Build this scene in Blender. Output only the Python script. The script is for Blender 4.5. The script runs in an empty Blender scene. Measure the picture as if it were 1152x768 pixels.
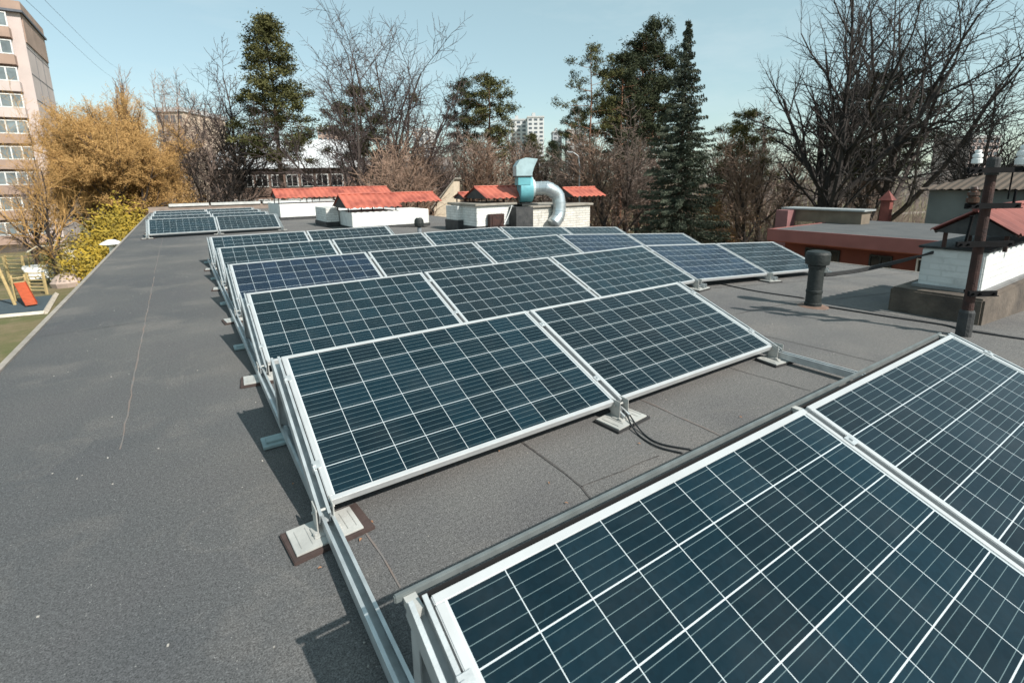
import bpy, bmesh, math, random
from mathutils import Vector, Matrix, Euler
R = math.radians
random.seed(7)
sc = bpy.context.scene
col = sc.collection
# ------------------------------------------------------------------ camera
F, CX, CY, CZ, YAW, PIT, ROL = 558.98, -0.102, 0.007, 1.3989, -0.58312, 0.205795, -0.015615
PPY = 320.0
def _rot():
    c, s = math.cos(YAW), math.sin(YAW); A = Matrix(((c, s, 0), (-s, c, 0), (0, 0, 1)))
    c, s = math.cos(PIT), math.sin(PIT); B = Matrix(((1, 0, 0), (0, c, -s), (0, s, c)))
    c, s = math.cos(ROL), math.sin(ROL); Cc = Matrix(((c, 0, s), (0, 1, 0), (-s, 0, c)))
    return Cc @ B @ A
MC = _rot(); CAM = Vector((CX, CY, CZ)); MT = MC.transposed()
cd = bpy.data.cameras.new('camera'); cam = bpy.data.objects.new('camera', cd); col.objects.link(cam)
cd.sensor_width = 36; cd.lens = F / 1152 * 36; cd.shift_y = -(384 - PPY) / 1152
cd.clip_start = 0.05; cd.clip_end = 3000
rt, fw, up = Vector(MC[0]), Vector(MC[1]), Vector(MC[2])
cam.matrix_world = Matrix(((rt.x, up.x, -fw.x, CX), (rt.y, up.y, -fw.y, CY), (rt.z, up.z, -fw.z, CZ), (0, 0, 0, 1)))
sc.camera = cam
cd.dof.use_dof = True; cd.dof.focus_distance = 2.6; cd.dof.aperture_fstop = 4.5
# ------------------------------------------------------------------ sky and sun
SUN_AZ, SUN_EL = R(-71), R(41.5)
w = bpy.data.worlds.new("World"); sc.world = w; w.use_nodes = True
nt = w.node_tree; bg = nt.nodes['Background']
sky = nt.nodes.new('ShaderNodeTexSky'); sky.sky_type = 'NISHITA'; sky.sun_disc = False
sky.sun_elevation = SUN_EL; sky.sun_rotation = math.pi / 2 - SUN_AZ
sky.air_density = 1.0; sky.dust_density = 0.9; sky.ozone_density = 0.6
hs = nt.nodes.new('ShaderNodeMix'); hs.data_type = 'RGBA'; hs.inputs[0].default_value = .52   # thin high haze evens the blue out
hs.inputs[7].default_value = (2.65, 3.80, 3.40, 1)
tcw = nt.nodes.new('ShaderNodeTexCoord'); mpw = nt.nodes.new('ShaderNodeMapping'); mpw.inputs['Scale'].default_value = (1.2, 2.2, 7); mpw.inputs['Rotation'].default_value = (.2, .1, .5)
nw = nt.nodes.new('ShaderNodeTexNoise'); nw.inputs['Scale'].default_value = 1.6; nw.inputs['Detail'].default_value = 7; nw.inputs['Roughness'].default_value = .62
rw = nt.nodes.new('ShaderNodeMapRange'); rw.inputs[1].default_value = .48; rw.inputs[2].default_value = .78; rw.inputs[4].default_value = .30
cw = nt.nodes.new('ShaderNodeMix'); cw.data_type = 'RGBA'; cw.inputs[7].default_value = (4.6, 5.1, 5.2, 1)       # faint cirrus
nt.links.new(tcw.outputs['Generated'], mpw.inputs['Vector']); nt.links.new(mpw.outputs[0], nw.inputs['Vector']); nt.links.new(nw.outputs[0], rw.inputs[0]); nt.links.new(rw.outputs[0], cw.inputs[0])
nt.links.new(sky.outputs[0], hs.inputs[6]); nt.links.new(hs.outputs[2], cw.inputs[6]); nt.links.new(cw.outputs[2], bg.inputs[0])
bg.inputs[1].default_value = 0.145
sd = bpy.data.lights.new('sun', 'SUN'); so = bpy.data.objects.new('sun', sd); col.objects.link(so)
sd.energy = 5.0; sd.angle = R(0.53); sd.color = (1, .955, .88)
sv = Vector((math.cos(SUN_EL) * math.cos(SUN_AZ), math.cos(SUN_EL) * math.sin(SUN_AZ), math.sin(SUN_EL)))
so.rotation_euler = sv.to_track_quat('Z', 'Y').to_euler()
sc.view_settings.view_transform = 'Standard'; sc.view_settings.look = 'None'
sc.view_settings.exposure = 0.36; sc.view_settings.gamma = 1; sc.view_settings.use_curve_mapping = False

# ------------------------------------------------------------------ where things stand (world metres)
def ray(px, py): return MT @ Vector(((px - 576) / F, 1, (PPY - py) / F))
def onZ(px, py, z=0): d = ray(px, py); return CAM + d * ((z - CZ) / d.z)
def onY(px, py, Y): d = ray(px, py); return CAM + d * ((Y - CY) / d.y)
def onX(px, py, X): d = ray(px, py); return CAM + d * ((X - CX) / d.x)
def at(px, py, D): return CAM + ray(px, py) * D
GZ = -6.0            # ground
ROOF_L, ROOF_R, RIDGE, BRK = -1.42, 11.05, 5.32, 0.0636
def roofz(x): return 0.0 if x < RIDGE else -(x - RIDGE) * math.tan(BRK)

# ------------------------------------------------------------------ materials
MATS = {}
def mat(name, c, rough=.7, metal=0, var=.15, scale=4, bump=0, bscale=60, c2=None, spec=None, det=6, thr=None):
    if name in MATS: return MATS[name]
    m = bpy.data.materials.new(name); m.use_nodes = True; n = m.node_tree; b = n.nodes['Principled BSDF']
    b.inputs['Roughness'].default_value = rough; b.inputs['Metallic'].default_value = metal
    if spec is not None: b.inputs['Specular IOR Level'].default_value = spec
    tc = n.nodes.new('ShaderNodeTexCoord'); no = n.nodes.new('ShaderNodeTexNoise')
    no.inputs['Scale'].default_value = scale; no.inputs['Detail'].default_value = det
    n.links.new(tc.outputs['Object'], no.inputs['Vector'])
    ra = n.nodes.new('ShaderNodeValToRGB'); ra.color_ramp.elements[0].position, ra.color_ramp.elements[1].position = thr or (.3, .7)
    if c2 is None: c2 = tuple(min(1, k * (1 + var)) for k in c); c = tuple(k * (1 - var) for k in c)
    ra.color_ramp.elements[0].color = (*c, 1); ra.color_ramp.elements[1].color = (*c2, 1)
    n.links.new(no.outputs[0], ra.inputs[0]); n.links.new(ra.outputs[0], b.inputs['Base Color'])
    if bump:
        n2 = n.nodes.new('ShaderNodeTexNoise'); n2.inputs['Scale'].default_value = bscale; n2.inputs['Detail'].default_value = 5
        n.links.new(tc.outputs['Object'], n2.inputs['Vector'])
        bp = n.nodes.new('ShaderNodeBump'); bp.inputs['Strength'].default_value = bump; bp.inputs['Distance'].default_value = .02
        n.links.new(n2.outputs[0], bp.inputs['Height']); n.links.new(bp.outputs[0], b.inputs['Normal'])
    MATS[name] = m; return m

class NB:   # tiny node builder
    def __init__(s, n): s.n = n
    def m(s, op, a, b=None, c=None):
        q = s.n.nodes.new('ShaderNodeMath'); q.operation = op
        for i, v in enumerate((a, b, c)):
            if v is None: continue
            if isinstance(v, (int, float)): q.inputs[i].default_value = v
            else: s.n.links.new(v, q.inputs[i])
        return q.outputs[0]
    def mix(s, f, a, b, bt='MIX'):
        q = s.n.nodes.new('ShaderNodeMix'); q.data_type = 'RGBA'; q.blend_type = bt
        for i, v in ((0, f), (6, a), (7, b)):
            if isinstance(v, (int, float)): q.inputs[i].default_value = v
            elif isinstance(v, tuple): q.inputs[i].default_value = (*v, 1)
            else: s.n.links.new(v, q.inputs[i])
        return q.outputs[2]
    def noise(s, vec, scale, det=4, rough=.5):
        q = s.n.nodes.new('ShaderNodeTexNoise'); q.inputs['Scale'].default_value = scale; q.inputs['Detail'].default_value = det
        q.inputs['Roughness'].default_value = rough
        s.n.links.new(vec, q.inputs['Vector']); return q.outputs[0]
    def ramp(s, f, p0, p1):
        q = s.n.nodes.new('ShaderNodeMapRange'); q.inputs[1].default_value = p0; q.inputs[2].default_value = p1
        s.n.links.new(f, q.inputs[0]); return q.outputs[0]

PW, PH, PCX, PCY = 1.65, 0.99, 0.159, 0.158
def cell_material(name, tint):
    m = bpy.data.materials.new(name); m.use_nodes = True; n = m.node_tree; b = n.nodes['Principled BSDF']; k = NB(n)
    tc = n.nodes.new('ShaderNodeTexCoord'); sp = n.nodes.new('ShaderNodeSeparateXYZ'); n.links.new(tc.outputs['Object'], sp.inputs[0])
    u = k.m('DIVIDE', k.m('SUBTRACT', sp.outputs[0], (PW - 10 * PCX) / 2), PCX)
    v = k.m('DIVIDE', k.m('SUBTRACT', sp.outputs[1], (PH - 6 * PCY) / 2), PCY)
    fu, fv = k.m('FRACT', u), k.m('FRACT', v)
    du = k.m('MULTIPLY', k.m('MINIMUM', fu, k.m('SUBTRACT', 1, fu)), PCX)      # metres from the column gap
    dv = k.m('MULTIPLY', k.m('MINIMUM', fv, k.m('SUBTRACT', 1, fv)), PCY)
    gu = k.m('LESS_THAN', du, .0013); gv = k.m('LESS_THAN', dv, .0019)
    bb = k.m('FRACT', k.m('ADD', k.m('MULTIPLY', fv, 5), 0.0))
    db = k.m('MULTIPLY', k.m('ABSOLUTE', k.m('SUBTRACT', bb, .5)), PCY / 5)
    bus = k.m('LESS_THAN', db, .00075)
    gap = k.m('MAXIMUM', gu, gv)
    outx = k.m('MAXIMUM', k.m('LESS_THAN', u, 0.0), k.m('GREATER_THAN', u, 10.0))
    outy = k.m('MAXIMUM', k.m('LESS_THAN', v, 0.0), k.m('GREATER_THAN', v, 6.0))
    gap = k.m('MAXIMUM', gap, k.m('MAXIMUM', outx, outy))
    oi = n.nodes.new('ShaderNodeObjectInfo')
    cb = n.nodes.new('ShaderNodeCombineXYZ'); n.links.new(k.m('FLOOR', u), cb.inputs[0]); n.links.new(k.m('FLOOR', v), cb.inputs[1]); n.links.new(k.m('MULTIPLY', oi.outputs['Random'], 97), cb.inputs[2])
    wn = n.nodes.new('ShaderNodeTexWhiteNoise'); n.links.new(cb.outputs[0], wn.inputs['Vector'])
    vo = n.nodes.new('ShaderNodeTexVoronoi'); vo.inputs['Scale'].default_value = 70; n.links.new(tc.outputs['Object'], vo.inputs['Vector'])
    cr = k.m('MULTIPLY_ADD', vo.outputs['Color'], .25, .85)
    dark = tuple(c * .55 for c in tint); lite = tuple(c * .98 for c in tint)
    base = k.mix(wn.outputs['Value'], dark, lite)
    base = k.mix(1.0, base, cr, 'MULTIPLY')
    base = k.mix(bus, base, (.12, .17, .18))
    base = k.mix(gap, base, (.46, .51, .53))
    dirt = k.ramp(k.noise(tc.outputs['Object'], 3.0, 8, .65), .45, .8)
    base = k.mix(k.m('MULTIPLY', dirt, .03), base, (.35, .34, .32))
    n.links.new(base, b.inputs['Base Color'])
    n.links.new(k.m('MULTIPLY_ADD', dirt, .18, .07), b.inputs['Roughness'])
    b.inputs['Specular IOR Level'].default_value = .28
    return m
CELLS = [cell_material('panel_cells_teal', (.005, .020, .031)), cell_material('panel_cells_slate', (.006, .016, .024)), cell_material('panel_cells_blue', (.006, .018, .043))]
M_ALU = mat('aluminium_frame', (.50, .515, .52), .42, .35, .06, 9)
M_RAIL = mat('galvanised_rail', (.50, .53, .54), .45, .55, .15, 14, .05, 90)
M_FOOT = mat('weathered_foot_plate', (.42, .42, .40), .6, .1, .15, 12, .08, 80)
M_PAD = mat('rubber_pad', (.055, .036, .032), .9, 0, .2, 20, .2, 90)
M_BLACK = mat('black_plastic', (.012, .013, .015), .5, 0, .2, 20)
M_DARK = mat('panel_backsheet', (.10, .11, .11), .7, 0, .1, 8)
M_CAST = mat('painted_cast_iron', (.009, .013, .013), .6, 0, .4, 14, .3, 40, c2=(.022, .026, .025))
M_WHITE = mat('whitewashed_brick', (.60, .60, .58), .85, 0, .1, 6, .25, 40, c2=(.80, .79, .76))

def brick_mat(name, c, mortar, scale=1.0, stain=(.22, .20, .17), sw=.5):
    m = bpy.data.materials.new(name); m.use_nodes = True; n = m.node_tree; b = n.nodes['Principled BSDF']; k = NB(n)
    b.inputs['Roughness'].default_value = .85
    tc = n.nodes.new('ShaderNodeTexCoord'); g = n.nodes.new('ShaderNodeNewGeometry')
    sp = n.nodes.new('ShaderNodeSeparateXYZ'); n.links.new(tc.outputs['Object'], sp.inputs[0])
    sn = n.nodes.new('ShaderNodeSeparateXYZ'); n.links.new(g.outputs['Normal'], sn.inputs[0])
    side = k.m('GREATER_THAN', k.m('ABSOLUTE', sn.outputs[0]), .7)
    mx = n.nodes.new('ShaderNodeMix'); n.links.new(side, mx.inputs[0]); n.links.new(sp.outputs[0], mx.inputs[2]); n.links.new(sp.outputs[1], mx.inputs[3])
    cb = n.nodes.new('ShaderNodeCombineXYZ'); n.links.new(mx.outputs[0], cb.inputs[0]); n.links.new(sp.outputs[2], cb.inputs[1])
    br = n.nodes.new('ShaderNodeTexBrick'); n.links.new(cb.outputs[0], br.inputs['Vector'])
    br.inputs['Scale'].default_value = scale; br.inputs['Brick Width'].default_value = .26; br.inputs['Row Height'].default_value = .077; br.inputs['Mortar Size'].default_value = .008
    br.inputs['Color1'].default_value = (*c, 1); br.inputs['Color2'].default_value = (*[q * .86 for q in c], 1); br.inputs['Mortar'].default_value = (*mortar, 1)
    st = k.ramp(k.noise(tc.outputs['Object'], 3.2, 8, .7), .5, .72)
    n.links.new(k.mix(k.m('MULTIPLY', st, sw), br.outputs['Color'], stain), b.inputs['Base Color'])
    bp = n.nodes.new('ShaderNodeBump'); bp.inputs['Strength'].default_value = .6; bp.inputs['Distance'].default_value = .01; bp.invert = True
    n.links.new(br.outputs['Fac'], bp.inputs['Height']); n.links.new(bp.outputs[0], b.inputs['Normal'])
    return m
M_WBRICK = brick_mat('whitewashed_brickwork', (.74, .74, .71), (.5, .5, .48))
M_OLDBRICK = brick_mat('worn_white_brickwork', (.66, .63, .57), (.36, .34, .31), sw=.55)
M_BITU = mat('bitumen_flashing', (.022, .024, .026), .75, 0, .3, 7, .5, 25, c2=(.055, .055, .055))
M_CONC = mat('weathered_concrete', (.20, .18, .15), .9, 0, .3, 4, .4, 30, c2=(.33, .30, .26))
M_REDTIN = mat('red_roof_sheet', (.24, .055, .038), .7, 0, .15, 2.2, .1, 30, c2=(.43, .115, .075), thr=(.34, .56), det=9)
M_REDDUST = mat('faded_red_sheet', (.11, .026, .022), .75, 0, .2, 3, .1, 30, c2=(.24, .07, .055), det=9)
M_RUST = mat('rusty_steel', (.020, .010, .009), .75, .1, .3, 14, .3, 60, c2=(.060, .024, .018))
M_GALV = mat('galvanised_duct', (.55, .60, .62), .34, .75, .1, 9, .1, 30)
M_TEAL = mat('teal_fan_paint', (.14, .40, .45), .5, 0, .12, 6)
M_HOOD = mat('pale_zinc_hood', (.42, .55, .58), .45, .3, .12, 6)

def roof_material():
    m = bpy.data.materials.new('granule_roofing_felt'); m.use_nodes = True; n = m.node_tree; b = n.nodes['Principled BSDF']; k = NB(n)
    tc = n.nodes.new('ShaderNodeTexCoord'); V = tc.outputs['Object']
    b.inputs['Roughness'].default_value = .92; b.inputs['Specular IOR Level'].default_value = .25
    g1 = k.noise(V, 170, 2, .9); g2 = k.noise(V, 60, 3, .8); g3 = k.noise(V, 1.1, 6, .6); g4 = k.noise(V, .33, 4)
    base = k.mix(k.ramp(g4, .38, .60), (.078, .081, .085), (.112, .110, .107))
    # reddish-brown wash where the felt is more worn, to the right of the rail
    sp = n.nodes.new('ShaderNodeSeparateXYZ'); n.links.new(V, sp.inputs[0])
    base = k.mix(k.m('MULTIPLY', k.ramp(sp.outputs[0], -.3, 1.2), .75), base, (.142, .136, .131))
    base = k.mix(k.m('MULTIPLY', k.ramp(g3, .52, .68), .5), base, (.175, .16, .148))
    base = k.mix(k.m('MULTIPLY', k.ramp(g3, .5, .32), .55), base, (.088, .086, .09))
    dr_ = k.noise(V, .8, 3); ring = k.m('SUBTRACT', 1, k.ramp(k.m('ABSOLUTE', k.m('SUBTRACT', dr_, .56)), 0, .012)); base = k.mix(k.m('MULTIPLY', ring, .10), base, (.22, .20, .18))
    gr = k.ramp(g1, .25, .75); base = k.mix(1.0, base, k.m('MULTIPLY_ADD', gr, 1.7, .15), 'MULTIPLY')
    base = k.mix(1.0, base, k.m('MULTIPLY_ADD', k.ramp(g2, .3, .7), .6, .7), 'MULTIPLY')
    vo = n.nodes.new('ShaderNodeTexVoronoi'); vo.inputs['Scale'].default_value = 55; vo.inputs['Randomness'].default_value = 1; n.links.new(V, vo.inputs['Vector'])
    fl = k.m('MULTIPLY', k.m('LESS_THAN', vo.outputs['Distance'], .11), k.m('GREATER_THAN', k.noise(V, 9, 2), .56))
    base = k.mix(k.m('MULTIPLY', fl, .55), base, (.42, .41, .39))
    n.links.new(base, b.inputs['Base Color'])
    bp = n.nodes.new('ShaderNodeBump'); bp.inputs['Strength'].default_value = .55; bp.inputs['Distance'].default_value = .004
    n.links.new(g1, bp.inputs['Height']); 
    bp2 = n.nodes.new('ShaderNodeBump'); bp2.inputs['Strength'].default_value = .25; bp2.inputs['Distance'].default_value = .03
    n.links.new(g3, bp2.inputs['Height']); n.links.new(bp.outputs[0], bp2.inputs['Normal']); n.links.new(bp2.outputs[0], b.inputs['Normal'])
    return m
M_FELT = roof_material()
M_FELT2 = mat('plain_roofing_felt', (.066, .070, .073), .9, 0, .12, 2, .3, 120, c2=(.095, .096, .096))

# ------------------------------------------------------------------ mesh helpers
class MB:
    def __init__(s): s.v = []; s.f = []; s.mi = []
    def add(s, vs, fs, mi=0):
        o = len(s.v); s.v += [tuple(v) for v in vs]; s.f += [tuple(i + o for i in f) for f in fs]; s.mi += [mi] * len(fs); return s
    def box(s, x0, x1, y0, y1, z0, z1, mi=0, M=None):
        vs = [(x, y, z) for z in (z0, z1) for y in (y0, y1) for x in (x0, x1)]
        if M is not None: vs = [M @ Vector(v) for v in vs]
        return s.add(vs, [(0, 2, 3, 1), (4, 5, 7, 6), (0, 1, 5, 4), (2, 6, 7, 3), (0, 4, 6, 2), (1, 3, 7, 5)], mi)
    def tube(s, pts, rad, n=8, cap=True, mi=0):
        pts = [Vector(p) for p in pts]
        if isinstance(rad, (int, float)): rad = [rad] * len(pts)
        o = len(s.v); ref = None
        for i, p in enumerate(pts):
            d = (pts[min(i + 1, len(pts) - 1)] - pts[max(i - 1, 0)])
            d = d.normalized() if d.length > 1e-9 else Vector((0, 0, 1))
            if ref is None: ref = Vector((0, 0, 1)) if abs(d.z) < .9 else Vector((1, 0, 0))
            a = d.cross(ref).normalized(); ref = a.cross(d).normalized(); b2 = ref
            for j in range(n):
                t = 2 * math.pi * j / n
                s.v.append(tuple(p + (a * math.cos(t) + b2 * math.sin(t)) * rad[i]))
        for i in range(len(pts) - 1):
            for j in range(n):
                a0 = o + i * n + j; a1 = o + i * n + (j + 1) % n
                s.f.append((a0, a1, a1 + n, a0 + n)); s.mi.append(mi)
        if cap:
            s.f.append(tuple(o + j for j in range(n))[::-1]); s.mi.append(mi)
            s.f.append(tuple(o + (len(pts) - 1) * n + j for j in range(n))); s.mi.append(mi)
        return s
    def lathe(s, prof, n=20, c=(0, 0, 0), mi=0):
        pts = [(c[0], c[1], c[2] + z) for r, z in prof]; o = len(s.v)
        for (r, z) in prof:
            for j in range(n):
                t = 2 * math.pi * j / n; s.v.append((c[0] + r * math.cos(t), c[1] + r * math.sin(t), c[2] + z))
        for i in range(len(prof) - 1):
            for j in range(n):
                a0 = o + i * n + j; a1 = o + i * n + (j + 1) % n
                s.f.append((a0, a1, a1 + n, a0 + n)); s.mi.append(mi)
        s.f.append(tuple(o + j for j in range(n))[::-1]); s.mi.append(mi)
        s.f.append(tuple(o + (len(prof) - 1) * n + j for j in range(n))); s.mi.append(mi)
        return s
    def prism(s, poly, axis, a, b, mi=0):   # poly of 2D points extruded along an axis between a and b
        def mk(p, t): return {'x': (t, p[0], p[1]), 'y': (p[0], t, p[1]), 'z': (p[0], p[1], t)}[axis]
        n = len(poly); vs = [mk(p, a) for p in poly] + [mk(p, b) for p in poly]
        fs = [tuple(range(n))[::-1], tuple(range(n, 2 * n))] + [(i, (i + 1) % n, (i + 1) % n + n, i + n) for i in range(n)]
        return s.add(vs, fs, mi)
    def mesh(s, name, mats, smooth=False, bevel=0, fix=True):
        me = bpy.data.meshes.new(name); me.from_pydata(s.v, [], s.f)
        if not isinstance(mats, (list, tuple)): mats = [mats]
        for m in mats: me.materials.append(m)
        if len(mats) > 1: me.polygons.foreach_set('material_index', s.mi)
        if fix and len(s.f) < 6000:
            bm = bmesh.new(); bm.from_mesh(me); bmesh.ops.recalc_face_normals(bm, faces=bm.faces)
            if bevel: bmesh.ops.bevel(bm, geom=[e for e in bm.edges if len(e.link_faces) == 2 and e.calc_face_angle(0) > .6], offset=bevel, segments=2, affect='EDGES', clamp_overlap=True)
            bm.to_mesh(me); bm.free()
        if smooth: me.polygons.foreach_set('use_smooth', [True] * len(me.polygons))
        me.update(); return me
    def build(s, name, mats, parent=None, **k):
        return link(name, s.mesh(name, mats, **k), parent)
def link(name, me, parent=None):
    o = bpy.data.objects.new(name, me); col.objects.link(o)
    if parent: o.parent = parent
    return o
def tag(o, label=None, cat=None, group=None, kind=None):
    if label: o['label'] = label
    if cat: o['category'] = cat
    if group: o['group'] = group
    if kind: o['kind'] = kind
    return o
def empty(name, loc=(0, 0, 0), rz=0, label=None, cat=None, group=None):
    o = bpy.data.objects.new(name, None); col.objects.link(o); o.location = loc; o.rotation_euler = (0, 0, rz); o.empty_display_size = .1
    return tag(o, label, cat, group)
def copy_tree(o, parent=None):
    c = o.copy(); col.objects.link(c)
    if parent: c.parent = parent
    for ch in [x for x in KIDS.get(o.name, [])]: copy_tree(ch, c)
    return c
KIDS = {}
def reg(o, *kids): KIDS[o.name] = list(kids); return o

# ------------------------------------------------------------------ ground, playground mat, path
def ground_mat():
    m = bpy.data.materials.new('worn_spring_grass'); m.use_nodes = True; n = m.node_tree; b = n.nodes['Principled BSDF']; k = NB(n)
    tc = n.nodes.new('ShaderNodeTexCoord'); V = tc.outputs['Object']; b.inputs['Roughness'].default_value = .95
    base = k.mix(k.ramp(k.noise(V, .25, 6, .6), .38, .62), (.085, .095, .030), (.150, .120, .060))
    base = k.mix(k.ramp(k.noise(V, .9, 8, .7), .45, .7), base, (.19, .145, .085))
    base = k.mix(1.0, base, k.m('MULTIPLY_ADD', k.noise(V, 9, 6, .8), 1.2, .4), 'MULTIPLY')
    n.links.new(base, b.inputs['Base Color']); return m
g = MB(); N = 40
g.add([(-900, -300, GZ), (1100, -300, GZ), (1100, 1500, GZ), (-900, 1500, GZ)], [(0, 1, 2, 3)])
tag(g.build('ground', ground_mat(), fix=False), kind='structure')
poly = [(-7.6, 39.6), (-12, 40.4), (-22, 41), (-22, 47), (-8.1, 46.4)]
tag(MB().prism(poly, 'z', GZ + .004, GZ + .02).build('playground_surface', mat('rubber_play_surface', (.045, .07, .085), .85, 0, .15, 3)), kind='structure')
kb = MB()
for a, b_ in ((poly[0], poly[1]), (poly[1], poly[2]), (poly[4], poly[0])):
    kb.tube([(a[0], a[1], GZ + .05), (b_[0], b_[1], GZ + .05)], .16, 4)
tag(kb.build('playground_kerb', mat('pale_kerb', (.5, .45, .38), .9)), kind='structure')
tag(MB().prism([(-7.2, 38.6), (-7.4, 52), (-4.5, 54), (-3, 60), (-2, 60), (-2.6, 38)], 'z', GZ + .003, GZ + .012).build('sandy_path', mat('trodden_sand', (.36, .26, .16), .95, 0, .2, 1.5, c2=(.24, .2, .1))), kind='structure')
for i, (a, b_, wd) in enumerate((((20, 60), (160, 30), 3.2), ((34, 44), (60, -4), 2.4))):
    d = Vector((b_[0] - a[0], b_[1] - a[1], 0)).normalized(); nn = Vector((-d.y, d.x, 0)) * wd / 2
    P4 = [(a[0] + nn.x, a[1] + nn.y), (a[0] - nn.x, a[1] - nn.y), (b_[0] - nn.x, b_[1] - nn.y), (b_[0] + nn.x, b_[1] + nn.y)]
    tag(MB().prism(P4, 'z', GZ + .004 + .004 * i, GZ + .02 + .004 * i).build('park_path', mat('park_path_gravel', (.30, .26, .21), .95, 0, .15, 1.5)), kind='structure')

# ------------------------------------------------------------------ the building whose roof we stand on
Y0, Y1 = -7.0, 34.0
bld = empty('school_building', ((ROOF_L + ROOF_R) / 2, (Y0 + Y1) / 2, GZ), label='low flat building with a grey felt roof carrying rows of solar panels', cat='building')
ox, oy = bld.location.x, bld.location.y
def bpart(mb, name, m, **k):
    o = mb.build(name, m, bld, **k); o.location = (-ox, -oy, -GZ); return o
rf = MB(); zr = roofz(ROOF_R)
rf.prism([(ROOF_L, -.35), (RIDGE, -.35), (ROOF_R, -.6), (ROOF_R, zr), (RIDGE, 0), (ROOF_L, 0)], 'y', Y0, Y1)
roof = bpart(rf, 'roof', M_FELT)
wl = MB(); wl.box(ROOF_L + .25, ROOF_R - .25, Y0 + .25, Y1 - .25, GZ, -.6)
bpart(wl, 'wall', mat('rendered_wall', (.5, .42, .3), .9, 0, .1, 1))
M_TRIM = mat('weathered_edge_flashing', (.33, .29, .25), .6, .2, .2, 5)
tr = MB(); tr.box(ROOF_L - .05, ROOF_L - .004, Y0, Y1, -.12, .012); bpart(tr, 'edge_flashing', M_TRIM)
tr = MB(); tr.box(ROOF_R + .004, ROOF_R + .05, Y0, Y1, zr - .12, zr + .01); bpart(tr, 'edge_flashing', M_TRIM)
# felt seams: thin raised laps
M_SEAM = mat('dark_felt_seam', (.045, .043, .043), .8, 0, .3, 30, .3, 90, c2=(.09, .08, .075))
M_SEAMR = mat('rust_stained_seam', (.17, .125, .105), .9, 0, .2, 6, c2=(.15, .14, .135), thr=(.35, .6))
def strip(pts, wd, m, wob=.006):
    mb = MB(); vs = []; pp = []
    for i in range(len(pts) - 1):
        a, b_ = Vector(pts[i]), Vector(pts[i + 1]); n = max(2, int((b_ - a).length / .12))
        for j in range(n + (i == len(pts) - 2)): pp.append(a.lerp(b_, j / n))
    for i, p in enumerate(pp):
        d = (pp[min(i + 1, len(pp) - 1)] - pp[max(i - 1, 0)]).normalized(); nn = Vector((-d.y, d.x)) * wd / 2 * random.uniform(.55, 1.3)
        off = Vector((random.uniform(-wob, wob), random.uniform(-wob, wob)))
        for s_ in (1, -1):
            q = p + off + nn * s_; vs.append((q.x, q.y, roofz(q.x) + .003))
    fs = [(2 * i, 2 * i + 1, 2 * i + 3, 2 * i + 2) for i in range(len(pp) - 1)]
    s = mb.add(vs, fs).build('felt_seam', m, roof, fix=False); return s
z2 = lambda px, py: tuple(onZ(px, py, 0))[:2]
strip([(-.53, 3.25), (-.545, 5.2), (-.56, 9.6)], .010, M_SEAMR, .006); strip([(-.575, 9.9), (-.58, 33)], .007, M_SEAMR, .004)
for yy in (6.35, 12.1, 18.4, 25.2): strip([(-1.38, yy), (-.6, yy + .03)], .007, M_SEAM, .003)
strip([z2(587, 497), z2(655, 548), z2(668, 566)], .012, M_SEAM)
strip([z2(655, 548), z2(742, 512)], .006, M_SEAM)
strip([z2(720, 449), z2(812, 491)], .010, M_SEAMR)
strip([z2(412, 598), z2(452, 660)], .009, M_SEAMR)
strip([z2(860, 378), z2(905, 388), z2(985, 407)], .009, M_SEAM)
strip([z2(815, 412), z2(912, 440)], .007, M_SEAM)
strip([(6.0, 8.2), (6.0, -2)], .012, M_SEAM); strip([(8.2, 10.5), (8.2, 1)], .012, M_SEAM); strip([(4.6, 2.9), (10.9, 2.35)], .011, M_SEAM)
strip([(4.45, 3.95), (10.9, 3.4)], .010, M_SEAM)
# low parapet at the far end
pp = empty('parapet_wall', (1.8, 33.6, 0), label='low brown parapet with white coping at the far end of the roof', cat='parapet')
MB().box(-3.3, 6.5, -.12, .2, 0, .28).build('wall', mat('brown_parapet', (.23, .18, .15), .9, 0, .2, 3), pp)
for a, b_ in ((-2.35, -.45), (-.35, 2.2), (2.35, 4.4), (4.5, 6.4)):
    MB().box(a, b_, -.2, .28, .283, .42).build('coping', mat('white_coping', (.48, .48, .46), .7), pp)

# ------------------------------------------------------------------ solar panels
def panel_meshes():
    fr = MB(); t = .024; zt, zb = 0.0, -.038
    fr.box(0, PW, 0, t, zb, zt); fr.box(0, PW, PH - t, PH, zb, zt); fr.box(0, t, t, PH - t, zb, zt); fr.box(PW - t, PW, t, PH - t, zb, zt)
    f = fr.mesh('frame', M_ALU, bevel=.0025)
    gl = [MB().box(t, PW - t, t, PH - t, -.009, -.004).mesh('cells', c) for c in CELLS]
    bk = MB().box(t, PW - t, t, PH - t, -.014, -.0095).mesh('backsheet', M_DARK)
    jb = MB().box(PW / 2 - .06, PW / 2 + .06, PH - .17, PH - .07, -.034, -.0145).mesh('junction_box', M_BLACK)
    return f, gl, bk, jb
PF, PG, PB, PJ = panel_meshes()
TILT, PITCH, LOWH, GAP = 0.36444, 1.95095, 0.12, 0.02697
Hc, Hs = PH * math.cos(TILT), PH * math.sin(TILT)
ORD = ['first', 'second', 'third', 'fourth', 'fifth', 'sixth']
def rowpt(x, xo):   # drop beyond the ridge
    xb = xo + 3 * (PW + GAP) - GAP / 2
    return (x, 0.0, 0.0) if x <= xb else (xb + (x - xb) * math.cos(BRK), -(x - xb) * math.sin(BRK), BRK)
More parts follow.
